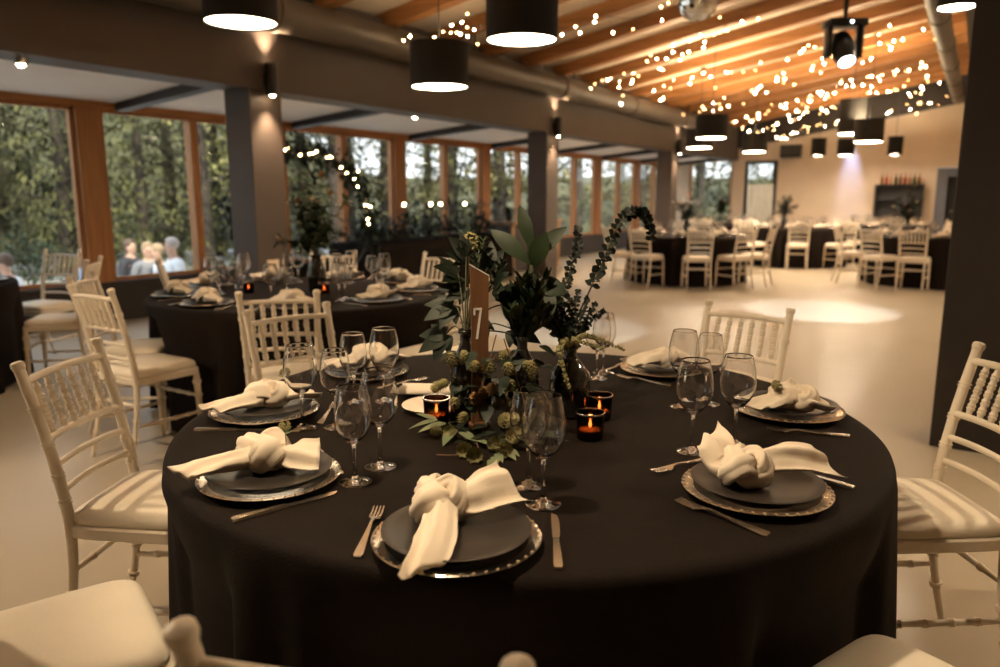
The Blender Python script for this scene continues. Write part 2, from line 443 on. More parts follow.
drums = [(3.79, 4.48, 2.58, 'large black drum pendant, nearest the left edge before the duct', .25, .36),
 (5.52, 4.05, 2.32, 'black drum pendant hanging lowest, in front of the wide duct', .25, .36),
 (4.80, 2.81, 2.46, 'large black drum pendant, its top cut by the frame, over the hall', .25, .36),
 (12.52, 3.78, 2.32, 'black drum pendant, front one of the three before the window corner', .25, .36),
 (14.23, 4.51, 2.28, 'black drum pendant, left and lower of the three before the window corner', .25, .33),
 (15.93, 3.93, 2.27, 'black drum pendant, right one of the three before the window corner', .25, .36),
 (15.60, 2.13, 2.52, 'tall black drum pendant in front of the cool light streak on the wall', .235, .62),
 (15.32, 1.80, 2.35, 'wide black drum pendant overlapping the tall one before the wall', .25, .40),
 (20.0, 3.42, 2.36, 'small black drum pendant alone against the white wall beside the speaker', .17, .42),
 (20.6, 2.90, 2.38, 'small black drum pendant half hidden behind the tall one', .20, .40),
 (21.0, 1.86, 2.38, 'small black drum pendant alone against the wall above the bottle shelf', .17, .44),
 (9.0, .37, 3.20, 'black drum pendant seen between the slim duct and the near column', .17, .30),
 (1.0, 1.15, 2.62, 'black drum pendant straight above the near table', .16, .36),
 (.2, 3.9, 2.62, 'black drum pendant over the aisle left of the near table', .16, .36),
 (3.9, -1.5, 2.62, 'black drum pendant behind the near dark column', .16, .36),
 (8.5, -1.9, 2.9, 'added unseen drum pendant in the side bay, first behind the near dark column', .25, .36),  # side bay drums are added out of view to brighten the hall
 (12.5, -2.4, 2.9, 'added unseen drum pendant in the side bay, second behind the near dark column', .25, .36),
 (16.5, -2.0, 2.9, 'added unseen drum pendant in the side bay, third behind the near dark column', .25, .36),
 (20.0, -2.4, 2.9, 'added unseen drum pendant in the side bay, farthest behind the near dark column', .25, .36)]
for x, y, z, l, r, h in drums: new_drum(x, y, z - .035, l, r, h)

# stage spotlight, disco ball, speaker
def moving_head(x, y, z, label, aim):
    o = empty('stage_spotlight', (x, y, z), R(-58), label, 'stage light')
    MB().box((-.19, -.12, .14), (.19, .12, .21), .015).build('base', M['lens_body'], o)
    MB().tube([(0, 0, .2), (0.0, 0, .42), (.02, 0, ZB(y) - .21 - z)], .022, 8).build('clamp_pole', M['black_metal'], o)
    for s in (-1, 1): MB().box((s * .155 - .025, -.07, -.16), (s * .155 + .025, .07, .15), .02).build('yoke_arm', M['lens_body'], o)
    q = Vector(aim).normalized()
    hd = MB().lathe([(.05, -.17), (.09, -.15), (.115, -.05), (.115, .05), (.095, .15), (.085, .19), (.078, .19), (.075, .17)], 24, (0, 0, -.06), q)
    h = hd.build('head', M['lens_body'], o)
    MB().lathe([(.074, .172), (.074, .178)], 24, (0, 0, -.06), q).build('lens', M['coolglow'], h)
    MB().sphere((.02, -.125, .17), .012, 1).build('indicator', M['coolglow'], o)
    return o
moving_head(8.60, 1.31, 2.88, 'black stage spotlight with a glowing lens hanging from the timber roof', (.0, -.62, -.8))
moving_head(5.0, 1.6, 3.45, 'black stage spotlight above the second table aisle, aimed at the floor beyond the flowers', (-.25, .55, -.8))
o = empty('wall_spotlight', (XF - .16, 3.0, 3.38), 0, 'small black spotlight under the dark far beam throwing the cool streak', 'spotlight')
MB().box((-.10, -.03, -.02), (0, .03, .02)).build('bracket', M['black_metal'], o, False)
h = MB().lathe([(.03, .06), (.045, .05), (.05, -.06), (.046, -.06), (.044, -.045)], 18, (-.14, 0, -.02)).build('head', M['black_metal'], o)
MB().lathe([(.043, -.046), (.043, -.042)], 18, (-.14, 0, -.02)).build('lens', M['coolglow'], h)
o = empty('disco_ball', (6.91, 2.26, 3.06), 0, 'mirrored disco ball cut by the top edge below the timber roof', 'disco ball')
g = MB(); bmesh.ops.create_uvsphere(g.b, u_segments=26, v_segments=16, radius=.18)
bmesh.ops.inset_individual(g.b, faces=g.b.faces[:], thickness=.0015, depth=.001)
g.build('ball', M['mirror'], o, False)
MB().tube([(0, 0, .17), (0, 0, ZB(2.26) - 3.06)], .006, 6).build('chain', M['steel'], o)
MB().lathe([(.03, .175), (.035, .18), (.035, .23), (.01, .24)], 14).build('motor', M['black_metal'], o)
o = empty('wall_speaker', (XF - .02, 4.52, 2.42), 0, 'black loudspeaker mounted high on the far wall beside the glazed door', 'speaker')
MB().box((-.26, -.27, 0), (-.02, .27, .34), .015).build('cabinet', M['black_metal'], o)
MB().lathe([(.11, 0), (.12, .01), (.11, .012), (.03, .002)], 24, (-.26, .1, .17), (-1, 0, 0)).build('woofer', M['lens_body'], o)
MB().lathe([(.05, 0), (.055, .01), (.05, .012), (.02, .004)], 18, (-.26, -.13, .17), (-1, 0, 0)).build('tweeter', M['lens_body'], o)
MB().box((-.03, -.05, .1), (.02, .05, .24)).build('bracket', M['black_metal'], o)

# fairy-light strands
bulb_me = [MB().sphere((0, 0, 0), .009, 1).mesh('bulb', m) for m in (M['bulb'], M['bulb'], emis('amber fairy bulb', (1., .60, .24), 60.), emis('faint fairy bulb', (1., .55, .2), 24.))]
def strand(pts, n, label, sag=.1, jit=.12):
    o = empty('fairy_light_string', pts[0], 0, label, 'string lights', 'fairy light strings under the roof')
    p0 = Vector(pts[0]); path = []
    for i in range(len(pts) - 1):
        a, b = Vector(pts[i]) - p0, Vector(pts[i + 1]) - p0
        for k in range(6):
            t = k / 6; path.append(a.lerp(b, t) - Vector((0, 0, sag * 4 * t * (1 - t))))
    path.append(Vector(pts[-1]) - p0)
    spots = []; n = int(n * .75)
    for k in range(n):
        t = (k + random.uniform(.1, .9)) / n * (len(path) - 1); i = int(t); f = t - i
        c = path[i].lerp(path[min(i + 1, len(path) - 1)], f)
        spots.append((c, c + Vector((random.uniform(-jit, jit) * 3, random.uniform(-jit, jit) * 2, -abs(random.gauss(.0, jit)) * .7))))
    w = MB(); w.tube(path, .003, 5)
    for c, b in spots: w.tube([c, b + Vector((0, 0, .012))], .0015, 4)
    w.build('wire', M['black_metal'], o)
    for c, b in spots:
        link('bulb', random.choice(bulb_me), o, b)
strands = [([(7.1, 5.45, 3.14), (7.2, 4.9, 3.22), (7.15, 4.5, 3.30)], 26, 'fairy light string bunched behind the lowest drum pendant'),
 ([(8.24, 4.51, 3.36), (8.5, 3.9, 3.44), (8.89, 3.3, 3.54)], 14, 'fairy light string on the bare joist right of the top drum pendant'),
 ([(8.6, 3.2, 3.6), (8.8, 2.2, 3.74), (9.2, 1.2, 3.9)], 12, 'fairy light string passing just above the disco ball'),
 ([(11.38, 5.2, 3.16), (10.7, 4.0, 3.38), (9.93, 2.6, 3.62)], 44, 'fairy light string climbing from the duct towards the disco ball'),
 ([(12.63, 5.2, 3.15), (12.8, 4.0, 3.37), (12.9, 2.5, 3.63), (12.6, 1.3, 3.84)], 44, 'fairy light string crossing left of the stage spotlight'),
 ([(15.9, 5.4, 3.12), (15.0, 3.8, 3.4), (14.2, 2.3, 3.68), (13.69, 1.0, 3.9)], 62, 'fairy light string rising from the third column to the slim duct'),
 ([(18.6, 5.3, 3.13), (17.8, 3.8, 3.4), (17.0, 2.4, 3.66), (16.6, 1.0, 3.9)], 80, 'fairy light string crossing below the stage spotlight'),
 ([(20.4, 5.3, 3.12), (19.9, 3.8, 3.4), (19.4, 2.2, 3.68), (19.2, .95, 3.9)], 72, 'fairy light string dense over the small wall pendants'),
 ([(22.1, 5.5, 3.0), (22.1, 3.5, 3.38), (22.1, 1.0, 3.84)], 62, 'fairy light string along the dark beam of the far wall')]
for s in strands: strand(*s)
# ------------------------------------------------------------------ chiavari chair
def ringed(L, r, rings, taper=1.):
    """profile of a turned rod with bead rings at the given fractions"""
    pr = [(r * .8, 0)]
    for f in rings:
        z = f * L; q = r * (1 + (taper - 1) * f)
        pr += [(q, z - .011), (q * 1.35, z - .006), (q * 1.35, z - .002), (q, z), (q * 1.3, z + .003), (q * 1.3, z + .007), (q, z + .011)]
    pr.append((r * taper * .8, L)); return pr
def rod(mb, a, b, r, rings=(), taper=1., n=10):
    a, b = Vector(a), Vector(b)
    mb.lathe(ringed((b - a).length, r, rings, taper), n, a, b - a); return mb
ME = {}
def chair_meshes():
    g = MB()     # cushion: rounded square pad
    rg = []
    for z, s in ((.452, .93), (.456, .985), (.468, 1.0), (.484, .97), (.495, .88), (.500, .70), (.5015, .3)):
        ring = []
        for k in range(32):
            a = 2 * PI * k / 32; c, q = math.cos(a), math.sin(a)
            e = .28
            x = math.copysign(abs(c) ** e, c); y = math.copysign(abs(q) ** e, q)
            w = .198 - .018 * (0.5 - y * .5)
            ring.append((x * w * s, y * .188 * s - .0, z))
        rg.append(ring)
    g.rings(rg); ME['cushion'] = g.mesh('cushion', M['cushion'])
    g = MB(); rg = []
    for z, s in ((.415, .97), (.42, 1.0), (.448, 1.0), (.453, .97)):
        ring = []
        for k in range(32):
            a = 2 * PI * k / 32; c, q = math.cos(a), math.sin(a); e = .25
            x = math.copysign(abs(c) ** e, c); y = math.copysign(abs(q) ** e, q)
            w = .203 - .018 * (.5 - y * .5)
            ring.append((x * w * s, y * .195 * s, z))
        rg.append(ring)
    g.rings(rg); ME['seat_frame'] = g.mesh('seat_frame', M['chair'])
    for s, nm in ((-1, 'fl'), (1, 'fr')):
        g = MB(); rod(g, (s * .172, .172, .418), (s * .180, .182, 0), .0185, (.12, .30, .52), .72, 12)
        ME[nm] = g.mesh('leg', M['chair'])
    for s, nm in ((-1, 'rl'), (1, 'rr')):
        g = MB()
        pts = crom([(s * .170, -.245, 0), (s * .168, -.195, .22), (s * .168, -.178, .45), (s * .172, -.212, .68), (s * .178, -.268, .90)], 5)
        n = len(pts); rr = [.0100 + .0058 * min(1, i / n * 2) - .003 * max(0, i / n - .6) for i in range(n)]
        g.tube(pts, rr, 12)
        for f in (.16, .27, .58, .66, .76, .86):
            i = f * (n - 1); p = pts[int(i)].lerp(pts[int(i) + 1], i - int(i)); d = pts[int(i) + 1] - pts[int(i)]
            for dz in (-.005, .005): g.lathe([(.0135, dz - .003), (.0190, dz - .002), (.0190, dz + .002), (.0135, dz + .003)], 12, p, d)
        d = pts[-1] - pts[-2]
        g.lathe([(.012, -.005), (.016, .0), (.0185, .010), (.017, .019), (.010, .023), (.0, .024)], 12, pts[-1], d)
        ME[nm] = g.mesh('leg', M['chair'])
    def backpt(z):
        t = (z - .45) / .45; return -.178 - .034 * t - .056 * t * t
    def rail(z, r, bow):
        g = MB(); y = backpt(z)
        g.tube(crom([(-.172, y, z), (-.09, y - bow * .75, z + .004), (0, y - bow, z + .006), (.09, y - bow * .75, z + .004), (.172, y, z)], 4), r, 10)
        return g
    ME['top_rail'] = rail(.865, .0108, .012).mesh('top_rail', M['chair'])
    ME['middle_rail'] = rail(.700, .0102, .012).mesh('middle_rail', M['chair'])
    ME['lower_rail_a'] = rail(.625, .0095, .014).mesh('lower_rail', M['chair'])
    ME['lower_rail_b'] = rail(.550, .0095, .014).mesh('lower_rail', M['chair'])
    g = MB(); rod(g, (0, backpt(.70) - .012, .705), (0, backpt(.865) - .012, .862), .0088, (.17, .34, .5, .66, .83), 1., 10)
    ME['spindle'] = g.mesh('spindle', M['chair'])
    for nm, a, b, rg_ in (('s_front', (-.176, .177, .29), (.176, .177, .29), (.25, .5, .75)), ('s_rear', (-.168, -.186, .31), (.168, -.186, .31), (.3, .7)),
                          ('s_l', (-.178, .179, .20), (-.168, -.200, .20), (.2, .4, .6, .8)), ('s_r', (.178, .179, .20), (.168, -.200, .20), (.2, .4, .6, .8))):
        g = MB(); rod(g, a, b, .0095, rg_, 1., 8); ME[nm] = g.mesh('stretcher', M['chair'])
chair_meshes()
def make_chair():
    t = empty('chiavari_chair')
    link('seat_frame', ME['seat_frame'], t)
    tag(link('seat_cushion', ME['cushion'], t), 'cream padded seat cushion')
    for k in ('fl', 'fr', 'rl', 'rr'): link('leg', ME[k], t)
    link('top_rail', ME['top_rail'], t); link('middle_rail', ME['middle_rail'], t)
    link('lower_rail', ME['lower_rail_a'], t); link('lower_rail', ME['lower_rail_b'], t)
    for k in range(6): link('spindle', ME['spindle'], t, (-.125 + .05 * k, .002 * 0, 0))
    for k in ('s_front', 's_rear', 's_l', 's_r'): link('stretcher', ME[k], t)
    return t
CHAIR = make_chair()
def chair(c, ang, label, group=None, r=1.115, turn=0.):
    a = R(ang); p = (c[0] + r * math.cos(a), c[1] + r * math.sin(a), 0)
    return put(CHAIR, p, a + PI / 2 + R(turn), label, 'chair', group)

# ------------------------------------------------------------------ round table and cloth
TR = .925
def make_table():
    t = empty('round_table')
    MB().lathe([(TR - .01, .715), (TR, .72), (TR, .74), (TR - .005, .745)], 64).build('tabletop', M['barwood'], t)
    for k in range(4):
        a = PI / 4 + k * PI / 2
        MB().tube([(.55 * math.cos(a), .55 * math.sin(a), .716), (.6 * math.cos(a), .6 * math.sin(a), 0)], [.025, .02], 10).build('leg', M['black_metal'], t)
    return t
TABLE = make_table()
def cloth_mesh(angs, seed, nf=26, n=288):
    rnd = random.Random(seed); ph = rnd.uniform(0, 6); g = MB(); rings = []
    fr = [nf, nf * .53, nf * 1.7]; pp = [rnd.uniform(0, 6) for _ in fr]
    prof = [(.30, .750), (.70, .750), (TR - .02, .750), (TR - .002, .749), (TR + .010, .743), (TR + .015, .730), (TR + .018, .70), (TR + .020, .62), (TR + .024, .52),
            (TR + .028, .42), (TR + .033, .30), (TR + .038, .18), (TR + .042, .08), (TR + .045, .012)]
    for r, z in prof:
        ring = []
        dep = max(0, (.73 - z) / .72)
        for k in range(n):
            a = 2 * PI * k / n
            f = .55 * math.sin(round(fr[0]) * a + pp[0]) + .3 * math.sin(round(fr[1]) * a + pp[1]) + .25 * math.sin(round(fr[2]) * a + pp[2])
            rr = r + f * .034 * dep ** .7
            if z < .70:
                for s in angs:
                    sr = .895
                    if isinstance(s, tuple): s, sr = s
                    da = abs((a - R(s) + PI) % (2 * PI) - PI)
                    w = min(1, max(0, (.30 - da) / .06))
                    if w > 0:
                        lim = sr if z < .53 else sr + (z - .53) * (.955 - sr) / .17
                        if rr > lim: rr = rr * (1 - w) + lim * w
            ring.append((rr * math.cos(a), rr * math.sin(a), z))
        rings.append(ring)
    g.rings(rings, True, False)
    return g.mesh('tablecloth', M['cloth'], angle=80)
def round_table(c, angs, seed, where, rz=0):
    put(TABLE, (c[0], c[1], 0), rz, 'round banquet table under the black cloth ' + where, 'table')
    o = link('tablecloth', cloth_mesh(angs, seed), None, (c[0], c[1], 0))
    tag(o, 'floor-length black tablecloth on the round table ' + where, 'tablecloth')
    return o
TZ = .751

# ------------------------------------------------------------------ tableware
def make_charger():
    o = empty('charger_plate')
    MB().lathe([(.0, .002), (.085, .001), (.095, .003), (.128, .011), (.1285, .013), (.095, .006), (.084, .004), (.0, .004)], 48).build('well', M['charger'], o)
    g = MB(); g.lathe([(.1275, .0115), (.133, .0112), (.150, .0145), (.1515, .0165), (.149, .0178), (.133, .0142), (.1275, .0130)], 64, capped=False)
    for k in range(44):
        a = 2 * PI * k / 44; g.sphere((.1475 * math.cos(a), .1475 * math.sin(a), .0170), .0042, 1)
    tag(g.build('rim', M['silver'], o), 'beaded silver rim'); return o
CHARGER = make_charger()
PLATE_ME = MB().lathe([(.0, .002), (.060, .0), (.066, .001), (.09, .006), (.118, .013), (.132, .0185), (.1335, .020), (.131, .0205), (.115, .0165), (.088, .0105), (.06, .0085), (0, .0085)], 56).mesh('dinner_plate', M['plate'], angle=60)
SIDE_ME = MB().lathe([(.0, .002), (.055, .0), (.06, .001), (.085, .010), (.0955, .0155), (.0965, .017), (.094, .0175), (.082, .0125), (.058, .0045), (0, .004)], 48).mesh('side_plate', M['napkin'], angle=60)
def glass_mesh(h, rb, rt, stem):
    """outer then inner wall of a stemmed wine glass"""
    bh = h - stem
    out = [(.0, .0), (.034, .0), (.0365, .0012), (.034, .003), (.02, .0055), (.008, .010), (.0048, .02), (.0038, stem * .55), (.0040, stem * .85), (.007, stem + .002),
           (.018, stem + bh * .05), (rb * .72, stem + bh * .17), (rb * .93, stem + bh * .31), (rb, stem + bh * .45), (rb * .985, stem + bh * .58), (rb * .92, stem + bh * .76), (rt + .0012, stem + bh * .97), (rt, h)]
    th = .0012
    inn = [(rt - th, h + .0004)] + [(max(r - th, .0), z + (.001 if r > .02 else .003)) for r, z in reversed(out[10:17])] + [(.0, stem + .008)]
    return MB().lathe(out + inn, 32, capped=False).mesh('wine_glass', M['glass'], angle=62)
GL1 = glass_mesh(.212, .041, .031, .088); GL2 = glass_mesh(.228, .0445, .033, .095)
def strip(g, secs):
    """flat metal bar: (y, half width, z, thickness) stations"""
    g.rings([[(-w, y, z), (w, y, z), (w * .9, y, z + t), (-w * .9, y, z + t)] for y, w, z, t in secs])
def fork_mesh():
    g = MB()
    strip(g, [(-.100, .0065, .001, .0025), (-.094, .0095, .001, .003), (-.06, .0075, .002, .003), (-.01, .0045, .005, .003), (.025, .0030, .0085, .003), (.040, .0042, .0075, .0025), (.050, .0105, .0055, .002), (.060, .0125, .004, .002)])
    for k in range(4):
        x = -.0098 + k * .00653
        g.rings([[(x + s * w, y, z), (x + s * w * -1, y, z), (x - s * w, y, z + .0018), (x + s * w, y, z + .0018)] for s in (1,) for y, w, z in ((.059, .0022, .0042), (.08, .0019, .0042), (.102, .0010, .0075))])
    return g.mesh('dinner_fork', M['steel'])
def knife_mesh():
    g = MB()
    strip(g, [(-.112, .0070, .0005, .005), (-.105, .0085, .0005, .006), (-.05, .0072, .0005, .006), (-.008, .0055, .0005, .006), (0, .006, .001, .004)])
    g.rings([[(-w0, y, .001), (w1, y, .001), (w1, y, .0022), (-w0, y, .003)] for y, w0, w1 in ((0, .0055, .005), (.02, .006, .0085), (.07, .006, .0095), (.1, .0055, .007), (.112, .004, -.002))])
    return g.mesh('table_knife', M['steel'])
FORK, KNIFE = fork_mesh(), knife_mesh()

def napkin_mesh(tails, knot=1., seed=1, kz=.036, spin=0.):
    """a knotted linen napkin: two flared, pleated tails leaving an overhand knot"""
    rnd = random.Random(seed); g = MB()
    for path, w0, w1, th, point, roll in tails:
        pts = crom(path, 6); n = len(pts); rings = []
        ph = rnd.uniform(0, 6); bend = rnd.choice((-1, 1)) * .012
        for i, p in enumerate(pts):
            t = i / (n - 1)
            d = (pts[min(i + 1, n - 1)] - pts[max(i - 1, 0)]).normalized()
            sd = d.cross(Vector((0, 0, 1))).normalized(); up = sd.cross(d)
            ro = roll * min(1, t * 1.6); sd, up = sd * math.cos(ro) - up * math.sin(ro), up * math.cos(ro) + sd * math.sin(ro)
            p = p + sd * (bend * math.sin(PI * t)) + Vector((0, 0, (w0 + (w1 - w0) * t) * .22 * abs(math.sin(ro))))
            w = (w0 + (w1 - w0) * t ** .75) / 2; h = .024 * (1 - t) ** 1.1 + th
            ring = []
            for k in range(36):
                a = 2 * PI * k / 36; c, q = math.cos(a), math.sin(a)
                pl = math.sin(4.2 * c + ph + .6 * t) * .16 + math.sin(8.3 * c - ph) * .07
                fold = pl * w * (1.2 - .35 * t)
                curl = .42 * w * max(0, c) ** 3 * t - .22 * w * c * c * (1 - t)
                ext = d * (point * w * c * max(0, (t - .5) / .5) ** 1.5)
                ring.append(p + sd * (w * c * (1 - .06 * math.sin(6 * t + ph))) + up * (h * q + fold + curl) + ext)
            rings.append(ring)
        cen = sum(rings[-1], Vector()) / 36
        rings.append([v.lerp(cen, .05) - Vector((0, 0, .0015)) for v in rings[-1]])
        g.rings(rings)
    s = .0158 * knot; P = []; N = 84
    for i in range(N):
        t = 2 * PI * i / N
        p = Vector((math.sin(t) + 2 * math.sin(2 * t), math.cos(t) - 2 * math.cos(2 * t), -math.sin(3 * t)))
        P.append(Matrix.Rotation(spin, 3, 'Z') @ Vector((p.x * s * 1.1, p.y * s * .82, p.z * s * .95 + kz)))
    rings = []
    for i in range(N):
        p = P[i]; d = (P[(i + 1) % N] - P[i - 1]).normalized()
        rad = (p - Vector((0, 0, kz * .6))).normalized(); sd = d.cross(rad).normalized(); up = sd.cross(d)
        tt = 2 * PI * i / N; gath = 1 + .16 * math.sin(2 * tt + seed)
        ring = []
        for k in range(24):
            a = 2 * PI * k / 24
            wv = 1 + .13 * math.sin(5 * a + 1.2 * math.sin(tt * 2)) + .07 * math.sin(9 * a - tt)
            ring.append(p + (sd * math.cos(a) * .0245 * gath + up * math.sin(a) * .0135) * wv * knot)
        rings.append(ring)
    rings.append(rings[0])
    g.rings(rings, False, False)
    g.sphere((0, 0, kz * .75), .026 * knot, 2, (1.1, 1.0, .8))
    bmesh.ops.remove_doubles(g.b, verts=g.b.verts, dist=1e-5)
    for v in g.b.verts:
        nv = noise.noise_vector(v.co * 30 + Vector((seed, 0, 0))); n2 = noise.noise_vector(v.co * 75 + Vector((0, seed, 0)))
        v.co += nv * .0035 + n2 * .0012
        if v.co.z < .001: v.co.z = .001 + .3 * abs(nv.z) * .002
    return g.mesh('napkin', M['napkin'], angle=180)

def sprig(loc, rz, label):
    o = empty('herb_sprig', loc, rz, label, 'sprig')
    MB().tube([(0, -.035, 0), (0, -.01, .006), (0, .01, .016)], .0014, 6).build('stem', M['stem'], o)
    g = MB()
    for k in range(26):
        v = Vector((random.gauss(0, 1), random.gauss(0, 1), random.gauss(0, 1))).normalized()
        g.sphere(Vector((0, .014, .02)) + v * .011, .0042, 1)
    g.build('bud_cluster', M['hop'], o)
    g = MB()
    for k in range(5):
        a = k * 2.4; g.leaf((0, -.005 + .004 * k, .008), (math.cos(a), .4, .4 + .2 * math.sin(a)), (0, 0, 1), .024, .009)
    g.build('foliage', M['leaf_pale'], o)

# ---- near table ----------------------------------------------------
T1 = (1.80, 1.04)
A1 = [-157, 158, 117.5, 75, -10.5, -56, -108]
round_table(T1, A1, 3, 'nearest the camera', R(10))
W1 = 'at the near table'
chair(T1, -157, 'white chiavari chair at the front of the near table, only its post tops in view', r=1.132, turn=-2)
chair(T1, 157, 'white chiavari chair cut off by the lower left corner, only its seat in view', r=1.178)
chair(T1, 117.5, 'white chiavari chair left of the near table with striped shadow on its seat', r=1.09)
chair(T1, 75, 'white chiavari chair behind the near table, front one of the overlapping pair', r=1.10)
chair(T1, -10.5, 'white chiavari chair behind the near table alone before the open floor', r=1.16)
chair(T1, -57, 'white chiavari chair right of the near table in front of the dark column', r=1.13)
chair(T1, -112, 'white chiavari chair cut off by the lower right corner, only its seat in view', r=1.115)
SET = [  # name, charger xy, where, fork (mid, tine direction), knife (mid, tip direction)
 ('front', (1.035, .735), 'at the front centre setting, nearest the camera'),
 ('left front', (1.070, 1.255), 'at the left front setting of the near table'),
 ('left back', (1.420, 1.672), 'at the left back setting beside the left chair'),
 ('back', (1.945, 1.765), 'at the back setting before the overlapping pair of chairs'),
 ('back right', (2.530, .895), 'at the back right setting near the lone spindle chair'),
 ('right back', (2.215, .410), 'at the right back setting by the open floor'),
 ('right front', (1.555, .340), 'at the right front setting with two forks')]
for nm, (x, y), wh in SET:
    put(CHARGER, (x, y, TZ), random.uniform(0, 6), 'dark charger with beaded silver rim ' + wh, 'charger plate')
    o = link('dinner_plate', PLATE_ME, None, (x, y, TZ + .0135)); tag(o, 'charcoal stoneware dinner plate ' + wh, 'plate')
def lay(me, name, a, b, label, dz=0.):
    """cutlery lying from handle end a to tip b"""
    a = Vector(a); b = Vector(b); d = (b - a).normalized(); c = (a + b) / 2
    o = link(name, me, None, (c.x, c.y, TZ + dz), math.atan2(d.y, d.x) - PI / 2)
    return tag(o, label, name.split('_')[1])
lay(FORK, 'dinner_fork', (.900, .848), (1.075, .950), 'steel fork left of the front centre plate')
lay(KNIFE, 'table_knife', (1.060, .545), (1.225, .640), 'steel knife right of the front centre plate by the twin glasses')
lay(KNIFE, 'table_knife', (.890, 1.152), (1.095, 1.085), 'steel knife in front of the left front plate')
lay(FORK, 'dinner_fork', (1.175, 1.145), (1.272, 1.330), 'steel fork at the far edge of the left front plate', 0)
lay(KNIFE, 'table_knife', (1.217, 1.709), (1.335, 1.520), 'steel knife in front of the left back plate')
lay(FORK, 'dinner_fork', (1.432, 1.468), (1.600, 1.570), 'steel fork beside the left back plate behind a glass')
lay(FORK, 'dinner_fork', (1.800, 1.585), (1.995, 1.535), 'steel fork before the back plate by the folded napkin')
lay(KNIFE, 'table_knife', (2.62, 1.06), (2.41, 1.075), 'steel knife left of the back right plate')
lay(FORK, 'dinner_fork', (2.345, .800), (2.370, 1.000), 'steel fork in front of the back right plate')
lay(FORK, 'dinner_fork', (2.077, .229), (2.009, .421), 'steel fork in front of the right back plate')
lay(FORK, 'dinner_fork', (1.362, .265), (1.424, .466), 'steel fork in front of the right front plate')
lay(FORK, 'dinner_fork', (1.735, .475), (1.545, .564), 'steel fork behind the right front plate, tines toward the glass')
lay(KNIFE, 'table_knife', (1.690, .168), (1.755, .384), 'steel knife behind the right front plate under the napkin tail')
for me, x, y, lab in [(GL2, 1.272, .690, 'wine glass by the front knife, the nearer of the twin glasses'), (GL1, 1.345, .765, 'wine glass just behind the nearer of the front twin glasses'),
 (GL1, 1.163, 1.094, 'wine glass right of the left front plate, the nearer of its pair'), (GL2, 1.265, 1.110, 'wine glass right of the left front plate, the farther of its pair'),
 (GL2, 1.381, 1.480, 'wine glass in front of the left back plate, left of its pair'), (GL1, 1.440, 1.412, 'wine glass in front of the left back plate, right of its pair'),
 (GL1, 1.648, 1.540, 'wine glass in front of the back plate, left of its pair'), (GL2, 1.695, 1.460, 'wine glass in front of the back plate, right of its pair'),
 (GL2, 2.312, 1.051, 'wine glass beyond the two lit candles, nearer of its pair'), (GL1, 2.398, 1.066, 'wine glass beyond the two lit candles, farther of its pair'),
 (GL2, 1.745, .538, 'wine glass behind the right front napkin, left of its pair'), (GL2, 1.850, .464, 'wine glass behind the right front napkin, right of its pair'),
 (GL2, 2.121, .690, 'wine glass left of the right back plate, nearer of its pair'), (GL1, 2.190, .634, 'wine glass left of the right back plate, farther of its pair')]:
    o = link('wine_glass', me, None, (x, y, TZ)); tag(o, lab, 'wine glass')
def napkin(c, z, ta, tb, label, seed, spin=0., wa=.085, wb=.08, knot=1., pa=.45, pb=.45, ra=0., rb=0.):
    """knot at c, tails ending at world points ta and tb (x, y, z)"""
    c = Vector((c[0], c[1], z)); P = []
    for e, w, pt, ro in ((ta, wa, pa, ra), (tb, wb, pb, rb)):
        e = Vector(e) - c; d = Vector((e.x, e.y, 0)).normalized()
        P.append(([d * .010 + Vector((0, 0, .036)), d * .045 + Vector((0, 0, .032)), e * .65 + Vector((0, 0, .022)), e + Vector((0, 0, .006))], .046, w, .0032, pt, ro))
    o = link('napkin', napkin_mesh(P, knot, seed, .037, spin), None, c)
    return tag(o, label, 'napkin')
PZ = TZ + .0235
napkin((1.070, .800), PZ, (.880, .690, TZ + .026), (1.172, .705, PZ + .035), 'knotted off-white napkin on the front centre plate, one tail over the rim', 1, .4, .075, .105, 1.08, .75, .4, 0., .7)
napkin((1.085, 1.285), PZ, (.920, 1.345, TZ + .040), (1.135, 1.170, PZ + .016), 'knotted off-white napkin on the left front plate with green buds tucked in', 2, 1.2, .075, .09, 1.15, .45, .45, 0., .6)
napkin((1.432, 1.672), PZ, (1.270, 1.712, TZ + .036), (1.530, 1.585, PZ + .014), 'knotted off-white napkin on the left back plate beside the left chair', 3, 2.2, .075, .07, 1.05)
napkin((1.975, 1.765), PZ, (1.85, 1.835, PZ + .010), (2.075, 1.715, PZ + .010), 'knotted off-white napkin on the back plate before the paired chairs', 4, .2, .09, .085, 1.2)
napkin((2.520, .880), PZ, (2.43, .97, PZ + .004), (2.555, .79, PZ + .004), 'low rolled off-white napkin on the back right plate', 5, .9, .10, .10, .85)
napkin((2.185, .395), PZ, (2.085, .470, PZ + .010), (2.190, .300, PZ + .010), 'knotted off-white napkin with a green leaf on the right back plate', 6, 1.7, .085, .075, 1.1)
napkin((1.545, .365), PZ, (1.600, .460, PZ + .060), (1.652, .222, PZ + .018), 'knotted off-white napkin on the right front plate, long tail past the rim', 7, .1, .105, .085, 1.1, .45, .6, 0., .75)
sprig((1.125, 1.262, PZ + .060), R(-40), 'green bud sprig in the knot of the left front napkin')
sprig((1.475, 1.645, PZ + .066), R(-40), 'green bud sprig in the knot of the left back napkin')
sprig((2.145, .425, PZ + .055), R(70), 'green leaf sprig in the knot of the right back napkin')
